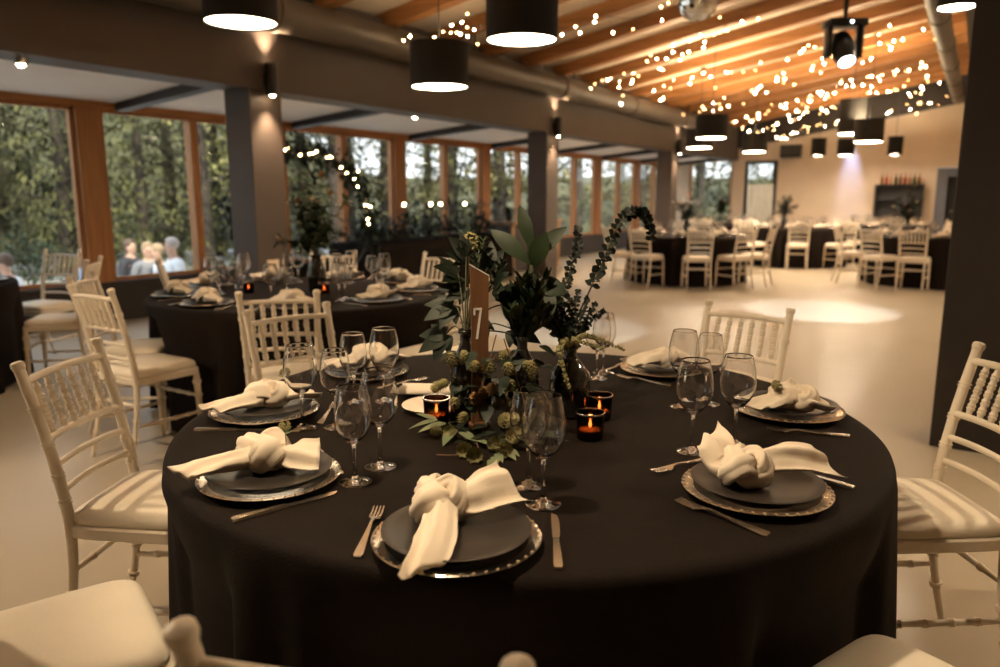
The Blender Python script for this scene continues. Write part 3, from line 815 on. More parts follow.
# side plate and folded napkin by the flowers
o = link('side_plate', SIDE_ME, None, (1.715, 1.290, TZ)); tag(o, 'small cream side plate beside the flowers with a votive before it', 'plate')
g = MB(); rg = []
for i in range(7):
    t = i / 6; w = .030 + .028 * t
    rg.append([Vector((w * math.cos(a) * (1 if math.cos(a) > 0 else .9), -.11 + .22 * t + .012 * math.cos(2 * a), .014 + .012 * math.sin(a) + .005 * math.sin(3 * a + t * 2))) for a in [2 * PI * k / 20 for k in range(20)]])
g.rings(rg)
o = g.build('folded_napkin', M['napkin'], None, True, 80, (1.845, 1.385, TZ + .004)); o.rotation_euler = (0, 0, R(25))
tag(o, 'plain folded off-white napkin lying behind the cream side plate', 'napkin')

# votive candles
def make_votive():
    o = empty('votive_candle')
    MB().lathe([(.0, .0), (.030, .0), (.033, .003), (.036, .062), (.0365, .068), (.034, .069), (.0325, .062), (.0305, .006), (.0, .005)], 28).build('glass_cup', M['votive'], o)
    MB().lathe([(.028, .007), (.0285, .024), (.0, .025)], 20).build('wax', M['wax'], o)
    MB().lathe([(.0, 0), (.0035, .004), (.0042, .010), (.0025, .019), (.0, .026)], 10, (0, 0, .028)).build('flame', M['flame'], o)
    MB().lathe([(.037, .066), (.0378, .0685), (.037, .071), (.0345, .071), (.034, .067)], 28, capped=False).build('rim', M['silver'], o)
    return o
VOT = make_votive()
def votive(x, y, label, group=None, light=True):
    put(VOT, (x, y, TZ), 0, label, 'candle', group)
    if light:
        l = bpy.data.lights.new('candle_light', 'POINT'); l.energy = .12; l.color = (1, .5, .18); l.shadow_soft_size = .008
        q = bpy.data.objects.new('candle_light', l); COL.objects.link(q); q.location = (x, y, TZ + .045)
votive(1.708, .792, 'lit amber votive candle, nearer of the two right of the flowers')
votive(1.880, .845, 'lit amber votive candle, farther of the two right of the flowers')
votive(1.612, 1.208, 'amber votive candle in front of the cream side plate')
# ------------------------------------------------------------------ centrepiece of the near table
def bottle(x, y, h, r, label, neck=.014, mm='bottle'):
    o = empty('bottle_vase', (x, y, TZ), 0, label, 'vase')
    MB().lathe([(r * .9, 0), (r, .006), (r, h * .52), (r * .93, h * .62), (neck * 1.4, h * .80), (neck, h * .86), (neck, h * .97), (neck * 1.25, h * .975), (neck * 1.25, h), (neck * .8, h), (neck * .8, h * .9), (0, h * .88)], 28).build('body', M[mm], o)
    MB().lathe([(neck * 1.28, h * .955), (neck * 1.36, h * .96), (neck * 1.36, h * .985), (neck * 1.28, h * .99)], 20).build('lip', M[mm], o)
    return o
bottle(1.655, 1.140, .26, .042, 'dark slim bottle vase holding the lobed leaves, left of the three')
bottle(1.745, 1.015, .24, .046, 'dark bottle vase in the middle of the table flowers')
bottle(1.875, .935, .20, .058, 'dark round bottle vase nearest the two lit candles', .018)

def lobed_leaf(g, base, d, nrm, L):
    d = Vector(d).normalized(); nrm = Vector(nrm); nrm = (nrm - d * nrm.dot(d)).normalized(); s = d.cross(nrm)
    for ang, k in ((0, 1.), (.6, .88), (-.6, .88), (1.2, .66), (-1.2, .66)):
        dd = d * math.cos(ang) + s * math.sin(ang)
        g.leaf(base, dd, nrm, L * 1.0 * k, L * .58 * k, .15, .55, 6)
RIGHT = Vector((.528, -.849, 0)); FW = Vector((.849, .528, 0)); UP = Vector((0, 0, 1))
def dirv(r, u, f=0.): return (RIGHT * r + UP * u + FW * f).normalized()
def plant(name, loc, label, cat, g_st, leafs, extra=()):
    o = empty(name, loc, 0, label, cat)
    L = Vector(loc)
    def shift(g):
        for v in g.b.verts: v.co -= L
        return g
    if g_st: shift(g_st).build('stem', M['stem'], o)
    for nm, g, m in leafs: shift(g).build(nm, M[m], o, True, 60)
    return o
# lobed dark leaves (left)
B = Vector((1.655, 1.14, TZ + .23)); st = MB(); lf = MB()
rl = random.Random(4)
for tip, d, L in [((1.700, 1.225, 1.150), dirv(-.5, .3, -.5), .105), ((1.690, 1.235, 1.065), dirv(-.9, -.35, -.4), .115), ((1.668, 1.245, .985), dirv(-.9, -.5, -.2), .115), ((1.690, 1.190, 1.20), dirv(-.4, .6, -.4), .10),
                  ((1.690, 1.150, 1.03), dirv(-.2, -.5, -.7), .10), ((1.720, 1.120, 1.12), dirv(.3, .5, -.6), .10), ((1.755, 1.100, 1.07), dirv(.8, .25, -.4), .12), ((1.760, 1.085, 1.00), dirv(.9, -.3, -.5), .11), ((1.715, 1.17, .93), dirv(-.6, -.6, -.5), .10),
                  ((1.735, 1.15, 1.17), dirv(.1, .8, .3), .10), ((1.74, 1.19, 1.10), dirv(-.3, .1, .8), .11), ((1.70, 1.20, 1.11), dirv(-.7, .1, -.2), .10)]:
    tip = Vector(tip) + RIGHT * .026; st.tube(crom([B, B.lerp(tip, .5) + Vector((0, 0, .03)), tip], 5), .0022, 6)
    lobed_leaf(lf, tip, d, UP * .6 - FW * .7, L * .84)
plant('fatsia_branch', B, 'dark lobed leaves standing in the left bottle vase', 'branch', st, [('foliage', lf, 'leaf_dark')])
# ivy berry head / allium
st = MB(); hd = MB(); c = Vector((1.750, 1.187, 1.238)); B2 = B + Vector((.004, -.002, .0))
st.tube(crom([B2, (1.70, 1.16, 1.12), c], 5), .0022, 6)
for k in range(70):
    v = Vector((rl.gauss(0, 1), rl.gauss(0, 1), rl.gauss(0, 1))).normalized(); hd.sphere(c + v * .023, .0046, 1)
plant('seed_head_stem', B2, 'round yellow-green seed head rising over the lobed leaves', 'flower', st, [('seed_head', hd, 'hop')])
# fine bushy sprigs left of middle
st = MB(); lf = MB(); B3 = B + Vector((-.003, -.004, .0))
for k in range(9):
    tip = Vector((1.745, 1.13, 1.16)) + RIGHT * rl.uniform(-.03, .05) + UP * rl.uniform(-.02, .09) + FW * rl.uniform(-.03, .05)
    path = crom([B3, B3.lerp(tip, .5) + UP * .02, tip], 6); st.tube(path, .0015, 5)
    for p in path[5:]:
        for q in range(4):
            a = rl.uniform(0, 6.3); lf.leaf(p, (math.cos(a), math.sin(a), .9), UP, .028, .007, .1)
plant('rosemary_sprigs', B3, 'fine-leaved green sprigs behind the table number', 'branch', st, [('foliage', lf, 'leaf_mid')])
# large rubber-plant leaves (middle, tallest)
B = Vector((1.745, 1.015, TZ + .21)); st = MB(); lf = MB(); top = Vector((1.838, 1.040, 1.17))
st.tube(crom([B, (1.78, 1.03, 1.03), top, top + UP * .03], 5), [.006] * 15 + [.004], 8)
for b_, d, L, W in [(top + UP * .035, dirv(-.22, 1, .1), .150, .040), (top + UP * .02, dirv(.62, .70, -.2), .135, .046), (top, dirv(-.75, .78, .1), .165, .052), (top - UP * .01, dirv(.25, .85, -.4), .12, .055),
                    (top - UP * .04, dirv(.75, -.15, -.5), .11, .06), (top - UP * .05, dirv(.35, -.45, -.7), .13, .075), (top - UP * .06, dirv(-.7, -.1, -.5), .12, .06), (top - UP * .09, dirv(.6, -.6, -.2), .12, .07), (top - UP * .10, dirv(-.75, .2, -.3), .11, .055), (top - UP * .12, dirv(.8, .3, .2), .11, .06)]:
    lf.leaf(b_, d, UP * .5 - FW * .8, L, W, .22, 1.15, 9)
plant('rubber_plant_branch', B, 'tall branch with broad dark green leaves in the middle vase', 'branch', st, [('foliage', lf, 'leaf_mid')])
# leafy upright column filling the middle vase
st = MB(); lf = MB(); B4 = B + Vector((.001, .005, .003))
for k in range(16):
    tip = Vector((1.765, 1.01, 1.10)) + RIGHT * rl.uniform(-.055, .055) + UP * rl.uniform(-.10, .05) + FW * rl.uniform(-.06, .05)
    path = crom([B4, B4.lerp(tip, .5) + UP * .015 + RIGHT * rl.uniform(-.02, .02), tip], 8); st.tube(path, .0018, 5)
    for p in path[2:]:
        for q in range(3):
            a = rl.uniform(0, 6.3); lf.leaf(p, (math.cos(a) * .75, math.sin(a) * .75, .7), (math.cos(a), math.sin(a), -.6), rl.uniform(.032, .052), rl.uniform(.012, .018), .15, .8, 5)
plant('leafy_sprigs', B4, 'dense dark green sprigs crowding the neck of the middle vase', 'branch', st, [('foliage', lf, 'leaf_mid')])
# proteas
def protea(base, c, label, s=1.):
    st = MB(); hd = MB(); lf = MB(); c = Vector(c); base = Vector(base)
    path = crom([base, base.lerp(c, .5) + FW * .01, c], 8); st.tube(path, .0035, 7)
    for ring in range(6):
        t = ring / 5; n = 10
        for k in range(n):
            a = 2 * PI * (k + .5 * (ring % 2)) / n
            o_ = Vector((math.cos(a), math.sin(a), 0))
            hd.leaf(c + o_ * .008 * s + UP * (-.012 + .012 * t) * s, o_ * (.55 - .45 * t) + UP, o_, .036 * s, .016 * s, -.1, .7, 4)
    for i, p in enumerate(path[4:-2]):
        for q in range(6):
            a = rl.uniform(0, 6.3); lf.leaf(p, (math.cos(a) * .6, math.sin(a) * .6, .9), UP, .060 * s, .013 * s, -.05, .6, 5)
    plant('protea_stem', base, label, 'flower', st, [('flower_head', hd, 'protea'), ('foliage', lf, 'leaf_mid')])
protea(B + Vector((.003, -.004, 0)), (1.768, 1.030, 1.118), 'tall yellow-green protea bud below the broad leaves')
protea(B + Vector((.004, .004, 0)), (1.735, 1.025, 1.045), 'lower green protea bud in the middle vase', .9)
protea(B + Vector((-.005, .002, 0)), (1.775, .985, 1.06), 'leafy protea stem on the candle side of the middle vase', .9)
# eucalyptus with round leaves
def eucalyptus(path, label, rs=.011, start=6, n=9, jit=.0, mm='leaf_euc', pair=True):
    P = crom(path, n); st = MB(); lf = MB(); N = len(P)
    st.tube(P, [.0028 - .0018 * i / N for i in range(N)], 6)
    for i in range(start, N - 1):
        d = (P[i + 1] - P[i - 1]).normalized(); x, y = frame(d)
        k = i % 2
        for s in (-1, 1):
            a_ = rl.uniform(-.5, .5) + (PI / 2 if k else 0); e = (x * math.cos(a_) + y * math.sin(a_)) * s
            L = rs * 1.9 * (1.05 - .45 * i / N) * rl.uniform(.85, 1.15)
            lf.leaf(P[i], (e + d * .35), d * .5 - FW * .9 + Vector((rl.uniform(-.5, .5), rl.uniform(-.5, .5), rl.uniform(-.2, .6))), L, L * .95, .1, 1.0, 6)
    plant('eucalyptus_branch', path[0], label, 'branch', st, [('foliage', lf, mm)])
BE = Vector((1.875, .935, TZ + .17))
eucalyptus([BE, (1.905, .945, .989), (1.949, .914, 1.1), (1.981, .89, 1.178), (2.012, .869, 1.262), (2.037, .845, 1.309), (2.057, .814, 1.318), (2.065, .792, 1.29), (2.063, .778, 1.24)], 'long eucalyptus branch arching right over the candles', .0150, 17, 8)
eucalyptus([BE + Vector((-.003, .003, 0)), (1.928, 1.003, .98), (1.964, .994, 1.123), (1.992, .978, 1.208), (2.005, .982, 1.272)], 'upright eucalyptus branch behind the arching one', .0140, 10, 12)
EL = ['at the far left', 'second from the left', 'third from the left', 'in the middle', 'tallest of the bunch', 'right of the tallest', 'second from the right', 'farthest right, toward the glasses']
for k in range(8):
    b_ = BE + Vector((.005 * math.cos(k * 2), .005 * math.sin(k * 2), .002 * (k % 3)))
    tip = Vector((1.900, .945, 1.06)) + RIGHT * (.026 * k - .085) + UP * (.045 - .022 * abs(k - 4)) + FW * rl.uniform(-.05, .05)
    eucalyptus([b_, b_.lerp(tip, .5) + UP * .02, tip], 'thin eucalyptus sprig in the round vase, ' + EL[k], .0095, 5, 14)
# amaranth tassels
def tassel(path, label, r=.009):
    P = crom(path, 8); g = MB(); st = MB(); st.tube(P[:9], .0018, 6); N = len(P)
    for i in range(4, N):
        rr = r * (1 - .55 * (i - 4) / N)
        for q in range(7):
            v = Vector((rl.gauss(0, 1), rl.gauss(0, 1), rl.gauss(0, 1))).normalized(); g.sphere(P[i] + v * rr * .7, rr * .5, 1)
    plant('amaranth_stem', path[0], label, 'flower', st, [('tassel', g, 'amaranth')])
tassel([BE, BE + dirv(-.2, .6, -.4) * .06, (1.760, .910, .955), (1.755, .880, .865)], 'pale green tassel drooping in front of the round vase', .012)
tassel([BE + Vector((.002, -.004, 0)), BE + dirv(.3, .8, -.3) * .06, (1.86, .865, .985), (1.93, .80, .945)], 'pale green tassel curving right toward the candles', .010)
tassel([BE + Vector((.004, -.002, 0)), BE + dirv(.1, .9, -.3) * .05, (1.83, .89, .975), (1.865, .83, .955)], 'shorter pale green tassel between the other two', .009)
# curved bare stem crossing the number sign
g = MB(); g.tube(crom([(1.746, 1.02, .99), (1.72, 1.06, 1.00), (1.66, 1.10, 1.015), (1.615, 1.115, 1.04)], 6), .0022, 6)
o = g.build('curved_stem', M['stem'], None); tag(o, 'bare curved stem crossing in front of the table number', 'stem')
# table number
o = empty('table_number', (1.640, 1.085, TZ), R(-58 + 12), 'upright bark slat table number showing a white seven', 'table number')
MB().lathe([(.028, 0), (.03, .003), (.03, .012), (.026, .015)], 20).build('base', M['sign'], o)
g = MB(); g.rings([[(-.023, -.004, .012), (.023, -.004, .012), (.023, .004, .012), (-.023, .004, .012)], [(-.021, -.004, .25), (.024, -.004, .25), (.024, .004, .25), (-.021, .004, .25)],
                   [(-.024, -.004, .435), (.025, -.004, .405), (.025, .004, .405), (-.024, .004, .435)]])
g.build('slat', M['sign'], o, False)
g = MB(); g.rings([[(-.025, -.005, .436), (.026, -.005, .406), (.026, .005, .406), (-.025, .005, .436)], [(-.025, -.005, .439), (.026, -.005, .409), (.026, .005, .409), (-.025, .005, .439)]])
g.build('cut_edge', M['sign_white'], o, False)
g = MB(); g.box((-.016, -.0055, .318), (.006, -.004, .324)).box((-.016, -.0055, .305), (-.011, -.004, .324))
g.rings([[(.001, -.0055, .320), (.007, -.0055, .322), (.007, -.004, .322), (.001, -.004, .320)], [(-.010, -.0055, .242), (-.004, -.0055, .242), (-.004, -.004, .242), (-.010, -.004, .242)]])
g.build('numeral', M['sign_white'], o, False)
# white blossoms low between the vases
def blossom(c, s, label, m='cream_flower'):
    o = empty('white_blossom', c, 0, label, 'flower'); g = MB()
    for ring in range(3):
        for k in range(6):
            a = 2 * PI * k / 6 + ring * .5; e = Vector((math.cos(a), math.sin(a), .25 + .5 * ring))
            g.leaf((0, 0, .002 * ring), e, UP, s * (1 - .2 * ring), s * .7, -.2, .7, 4)
    g.build('corolla', M[m], o)
    MB().sphere((0, 0, .006), .005, 1).build('flower_centre', M['hop'], o)
    MB().tube([(0, 0, 0), (.01, -.01, -.06), (.012, -.012, TZ - c[2] + .002)], .0016, 6).build('stem', M['stem'], o)
blossom((1.700, 1.035, .945), .024, 'small white blossom low beside the middle vase')
blossom((1.722, 1.052, .915), .020, 'smaller white blossom under the other one by the middle vase')
# hop vine with cones lying on the cloth
def hop_cone(g, c, s, d):
    d = Vector(d).normalized(); x, y = frame(d)
    for ring in range(7):
        t = ring / 6; n = 6
        for k in range(n):
            a = 2 * PI * (k + .5 * (ring % 2)) / n; o_ = x * math.cos(a) + y * math.sin(a)
            rr = s * .40 * math.sin(PI * (.2 + .68 * t))
            g.leaf(Vector(c) + o_ * rr * .72 + d * (s * (-.48 + .80 * t)), d * .9 + o_ * .75, o_, s * .40, s * .36, -.22, .8, 4, -.25)
def hop_vine(base, cones, leaves, label, m='hop', stems=()):
    base = Vector(base); o = empty('hop_vine', base, 0, label, 'vine'); st = MB()
    for path in stems: st.tube([Vector(p) - base for p in crom(path, 5)], .0018, 6)
    st.build('stem', M['twig'], o)
    for c, s, d in cones:
        g = MB(); hop_cone(g, Vector(c) - base, s, d); g.build('hop_cone', M[m], o, True, 60)
    if leaves:
        g = MB()
        for b_, d, L, W in leaves: g.leaf(Vector(b_) - base, d, UP, L, W, .15, .55, 7)
        g.build('foliage', M['leaf_pale'] if m == 'pale' else M['leaf_dark'], o, True, 60)
Z = TZ
def w2(r, f, z): return Vector((1.62, 1.02, 0)) + RIGHT * r + FW * f + UP * z
cl = []
for k in range(24):
    q = w2(rl.uniform(-.12, .12), rl.uniform(-.02, .10), Z + rl.uniform(.04, .20)); cl.append((q, rl.uniform(.028, .036), dirv(rl.uniform(-.8, .8), -.9, -.4)))
cl += [(w2(-.16, .08, Z + .105), .032, dirv(-.6, -.6)), (w2(-.14, .05, Z + .12), .03, dirv(-.7, -.4))]
lv = [(w2(rl.uniform(-.12, .12), rl.uniform(-.02, .1), Z + rl.uniform(.05, .22)), dirv(rl.uniform(-1, 1), rl.uniform(-.7, .6), -.5), .06, .035) for k in range(46)]
hop_vine(w2(0, .06, Z + .2), cl, lv, 'hop vine hanging down over the dark bottle vases', 'hop', [[w2(0, .06, Z + .25), w2(-.03, .02, Z + .14), w2(-.06, -.01, Z + .03)], [w2(.02, .06, Z + .24), w2(.06, .02, Z + .12), w2(.08, -.02, Z + .04)]])
hop_vine(w2(-.04, .0, Z + .09), [(w2(-.055 + .022 * k, .0 + .012 * (k % 2), Z + .095 + .012 * ((k * 7) % 3)), .034, dirv(-.2 + .1 * k, -1, -.3)) for k in range(4)], None, 'dry tan hop cones hanging left of the hop vine', 'hop_brown', [[w2(0, .05, Z + .2), w2(-.03, .02, Z + .15), w2(-.04, 0, Z + .1)]])
low = [((1.424, .985, Z + .017), .036, dirv(-.2, .05, -.8)), ((1.405, .945, Z + .017), .036, dirv(.1, .05, -.9)), ((1.470, .905, Z + .018), .036, dirv(.6, .1, -.5)), ((1.49, .945, Z + .02), .034, dirv(.3, .2, -.6)), ((1.535, .920, Z + .03), .036, dirv(.4, .4, -.5)), ((1.55, .95, Z + .06), .036, dirv(.2, .7, -.5)), ((1.50, 1.125, Z + .02), .03, dirv(-.8, .1)), ((1.51, 1.09, Z + .022), .03, dirv(-.3, .2, -.8)), ((1.59, .96, Z + .05), .034, dirv(.5, .5, -.2))]
lowl = [(w2(rl.uniform(-.1, .16), rl.uniform(-.14, -.02), Z + rl.uniform(.008, .04)), dirv(rl.uniform(-1, 1), rl.uniform(-.1, .35), rl.uniform(-.9, .2)), .05, .026) for k in range(20)]
hop_vine((1.50, 1.0, Z + .01), low, lowl, 'green hop cones lying on the cloth before the vases', 'hop', [[(1.56, 1.02, Z + .02), (1.50, 1.0, Z + .012), (1.44, .96, Z + .01), (1.40, 1.0, Z + .008), (1.385, 1.04, Z + .006)]])
# grey-green leaves spreading to the left on the cloth
g = MB(); st = MB(); base = Vector((1.56, 1.12, Z + .012))
for b_, d, L, W in [((1.555, 1.16, Z + .03), dirv(-.95, -.12, -.25), .085, .034), ((1.55, 1.13, Z + .028), dirv(-.8, .0, -.6), .09, .036), ((1.54, 1.10, Z + .02), dirv(-.2, -.05, -.9), .10, .034), ((1.53, 1.07, Z + .02), dirv(.5, -.02, -.8), .09, .03), ((1.56, 1.17, Z + .025), dirv(-.6, .2, .3), .07, .03), ((1.51, 1.04, Z + .015), dirv(.8, .05, -.6), .09, .032)]:
    g.leaf(Vector(b_) - base, d, UP, L, W, .12, .55, 8)
st.tube([Vector(p) - base for p in ((1.60, 1.10, Z + .03), (1.56, 1.13, Z + .025), (1.53, 1.08, Z + .018), (1.50, 1.03, Z + .012))], .002, 6)
o = empty('sage_branch', base, 0, 'grey-green leafy branch lying left of the vases by the votive', 'branch')
st.build('stem', M['stem'], o); g.build('foliage', M['leaf_pale'], o, True, 60)
g = MB()
for k in range(5):
    g.leaf((.02 * k, .008 * (k % 3), .012), dirv(-.2 + .3 * k, -.1, -.9), UP, .04, .022, .2, .6, 6)
o = g.build('foliage', M['leaf_pale'], None, True, 60, (1.415, .90, Z)); tag(o, 'few pale fallen leaves before the hop cones at the glass', 'leaves')

# ------------------------------------------------------------------ other tables
NAP = napkin_mesh([([Vector((.01, 0, .034)), Vector((.05, 0, .032)), Vector((.09, .005, .022)), Vector((.14, .01, .012))], .046, .095, .0035, .4, 0.),
                   ([Vector((-.01, 0, .034)), Vector((-.045, 0, .032)), Vector((-.08, .005, .022)), Vector((-.125, .015, .012))], .046, .095, .0035, .4, 0.)], 1.2, 11, .038)
def settings(c, n, off, where, cutlery=False):
    gp = lambda k: k + ' on the round table ' + where
    for k in range(n):
        a = R(off + 360 / n * k); ca, sa = math.cos(a), math.sin(a)
        P = lambda r, t=0.: (c[0] + r * ca - t * sa, c[1] + r * sa + t * ca)
        x, y = P(.75)
        put(CHARGER, (x, y, TZ), a, 'dark silver-rimmed charger plate on the round table ' + where, 'charger plate', gp('charger plates'))
        o = link('dinner_plate', PLATE_ME, None, (x, y, TZ + .0135)); tag(o, 'charcoal dinner plate on the round table ' + where, 'plate', gp('dinner plates'))
        o = link('napkin', NAP, None, (x, y, PZ), a + PI / 2 + random.uniform(-.7, .7)); tag(o, 'knotted off-white napkin on the round table ' + where, 'napkin', gp('napkins'))
        for me, r, t in ((GL2, .55, -.13), (GL1, .50, -.045)):
            q = P(r, t); o = link('wine_glass', me, None, (q[0], q[1], TZ)); tag(o, 'stemmed wine glass on the round table ' + where, 'wine glass', gp('wine glasses'))
        if cutlery:
            for me, nm, t in ((FORK, 'dinner_fork', .18), (KNIFE, 'table_knife', -.18)):
                q = P(.75, t); o = link(nm, me, None, (q[0], q[1], TZ), a + PI / 2)
                tag(o, ('steel fork' if t > 0 else 'steel knife') + ' beside a plate on the round table ' + where, nm.split('_')[1], gp('forks' if t > 0 else 'knives'))
def flowers(c, where, seed, h=.55, kinds=('leaf_mid', 'leaf_dark'), flw=('cream_flower', 'orange_flower')):
    rnd = random.Random(seed); base = Vector((c[0], c[1], TZ))
    v = empty('bottle_vase', base, 0, 'dark vase holding the flowers of the round table ' + where, 'vase')
    MB().lathe([(.05, 0), (.055, .006), (.06, .12), (.045, .19), (.03, .22), (.035, .235), (.028, .235), (.02, .2), (0, .19)], 24).build('body', M['bottle'], v)
    MB().lathe([(.035, .231), (.038, .235), (.035, .239)], 20, capped=False).build('lip', M['bottle'], v)
    o = empty('flower_arrangement', base + UP * .2, 0, 'loose flower bouquet on the round table ' + where, 'bouquet')
    st = MB(); L1 = MB(); L2 = MB(); fl = []
    for k in range(22):
        a = rnd.uniform(0, 6.3); r = rnd.uniform(.04, .26); z = rnd.uniform(.06, h) * (1 - .4 * (r / .26) ** 2)
        tip = Vector((r * math.cos(a), r * math.sin(a), z)); path = crom([(0, 0, -.02), tip * .5 + UP * .05, tip], 5)
        st.tube(path, .002, 5)
        if k % 3 == 2:
            f = MB(); fl.append((f, flw[(k // 3) % 2]))
            for q in range(14):
                d = Vector((rnd.gauss(0, 1), rnd.gauss(0, 1), rnd.uniform(0, 1.5))).normalized(); f.leaf(tip, d, UP, .045, .028, -.1, .7, 4)
        for p in path[3:]:
            for q in range(4):
                d = Vector((rnd.gauss(0, 1), rnd.gauss(0, 1), rnd.uniform(-.3, 1))).normalized()
                (L1 if k % 2 else L2).leaf(p, d, UP, rnd.uniform(.05, .10), rnd.uniform(.02, .045), .2, .55, 4)
    st.build('stem', M['stem'], o)
    L1.build('foliage', M[kinds[0]], o, True, 60); L2.build('foliage', M[kinds[1]], o, True, 60)
    for f, mm in fl: f.build('flower_head', M[mm], o, True, 60)
    return o
# second table, by the first window column
T2 = (3.51, 3.71); W2 = 'in front of the first window column'
C2 = [(222, 1.115, 0, 'white chiavari chair behind the other one of the overlapping pair, tucked to the second table'), (180, 1.13, 0, 'white chiavari chair left of the second table, nearer of the two facing right'),
      (150, 1.0, -20, 'white chiavari chair left of the second table, farther of the two facing right'), (87, 1.115, 57, 'white chiavari chair between the second table and the window parapet'),
      (34, 1.115, 8, 'white chiavari chair at the far side of the second table behind its flowers'), (-5, 1.115, 0, 'white chiavari chair with tall spindle back right of the second table, facing the camera'),
      (-93, 1.115, 0, 'white chiavari chair between the near and second table, post left of the table number')]
round_table(T2, [(a, r - .22) for a, r, t, l in C2], 5, W2)
for a, r, t, l in C2: chair(T2, a, l, None, r, t)
settings(T2, 9, 22, W2, True)
flowers((3.56, 3.62), W2, 21, .64, ('leaf_pale', 'leaf_mid'))
votive(3.50, 3.50, 'lit amber votive candle before the vase of the second table')
votive(3.28, 3.95, 'red-lit votive candle left of the vase on the second table')
# left edge table
T4 = (2.10, 6.55); W4 = 'cut by the left edge'
A4 = [0, -45]
round_table(T4, A4, 6, W4)
chair(T4, 0, 'white chiavari chair in front of the window beside the left edge table, facing the camera', turn=16, r=1.2)
chair(T4, -45, 'white chiavari chair at the left edge table with its seat toward the camera', r=1.24)
settings(T4, 8, 10, W4)
# far tables
T3 = (12.15, 4.0); W3 = 'before the third window column'
A3 = [168, 135, 207, 238, 268, 20]
round_table(T3, A3, 8, W3)
for a, l in zip(A3, ['white chiavari chair seen from behind at the left of the far column table', 'white chiavari chair in profile, leftmost at the far column table', 'white chiavari chair seen from behind in the middle of the far column table', 'white chiavari chair at the right front of the far column table',
                     'white chiavari chair in profile at the right end of the far column table', 'white chiavari chair on the far side of the column table toward the glazed door']):
    chair(T3, a, l)
settings(T3, 8, 12, W3)
flowers(T3, W3, 31, .45, ('leaf_dark', 'leaf_dark'))
T5 = (16.2, 3.1); W5 = 'before the glazed door'
A5 = [194, 236, 150, 330]
round_table(T5, A5, 9, W5)
for a, l in zip(A5, ['white chiavari chair seen from behind at the glazed door table', 'white chiavari chair in profile right of the glazed door table', 'white chiavari chair left of the glazed door table', 'white chiavari chair at the wall side of the glazed door table']):
    chair(T5, a, l)
settings(T5, 8, 5, W5)
flowers((16.1, 3.3), W5, 33, .5, ('leaf_dark', 'leaf_mid'))
T6 = (13.75, .62); W6 = 'beside the near dark column'
A6 = [174, 148, 110, 240]
round_table(T6, A6, 10, W6)
for a, l in zip(A6, ['white chiavari chair seen from behind at the right table beside the dark column', 'white chiavari chair in profile left of the right table', 'white chiavari chair behind the profile chair of the right table', 'white chiavari chair of the right table hidden by the dark column']):
    chair(T6, a, l)
settings(T6, 8, 15, W6)
flowers((13.85, .95), W6, 35, .62, ('leaf_mid', 'leaf_mid'))
T7 = (18.0, 1.75); W7 = 'under the bottle shelf'
A7 = [200, 160, 250, 20]
round_table(T7, A7, 12, W7)
for a, l in zip(A7, ['white chiavari chair seen from behind at the table under the bottle shelf', 'white chiavari chair at the left of the table under the bottle shelf', 'white chiavari chair at the right of the table under the bottle shelf', 'white chiavari chair at the wall side of the table under the bottle shelf']):
    chair(T7, a, l)
settings(T7, 8, 0, W7)
T8 = (17.6, 5.0); W8 = 'in the far window corner'
A8 = [215, 265, 180, 310]
round_table(T8, A8, 14, W8)
for a, l in zip(A8, ['white chiavari chair seen from behind at the corner window table', 'white chiavari chair right of the corner window table', 'white chiavari chair left of the corner window table', 'white chiavari chair at the door side of the corner window table']):
    chair(T8, a, l)
settings(T8, 8, 0, W8)
flowers(T8, W8, 37, .4, ('leaf_dark', 'leaf_dark'))

# bottle shelf on the far wall
o = empty('bar_cabinet', (XF, 1.79, .85), 0, 'black bar cabinet with bottles on top against the far wall', 'cabinet')
g = MB(); g.box((-.34, -.56, 0), (-.001, -.53, .82)).box((-.34, .53, 0), (-.001, .56, .82)).box((-.34, -.53, .79), (-.001, .53, .82)).box((-.34, -.53, 0), (-.001, .53, .03)).box((-.02, -.53, .03), (-.001, .53, .79))
g.build('body', M['black_metal'], o, False)
MB().box((-.32, -.53, .40), (-.02, .53, .425)).build('shelf', M['black_metal'], o, False)
for s in (-1, 1): MB().box((-.335, s * .5 - .02, -.85), (-.295, s * .5 + .02, 0)).build('leg', M['black_metal'], o, False)
bme = [MB().lathe([(.034, 0), (.036, .005), (.036, .15), (.028, .18), (.012, .21), (.011, .27), (.013, .272), (.013, .285), (0, .286)], 16).mesh('bottle', m) for m in
       (mat('amber spirit', (.20, .08, .02), .15), mat('green glass', (.05, .07, .03), .15), mat('copper cup', (.42, .22, .12), .3, .8), mat('red cap spirit', (.30, .05, .03), .2))]
for k in range(9):
    b_ = link('bottle', bme[(k * 5) % 4], None, (XF - .18 + .03 * (k % 3), 1.36 + .107 * k, 1.67))
    tag(b_, 'small bottle standing on the black cabinet at the far wall', 'bottle', 'bottles on the black cabinet')
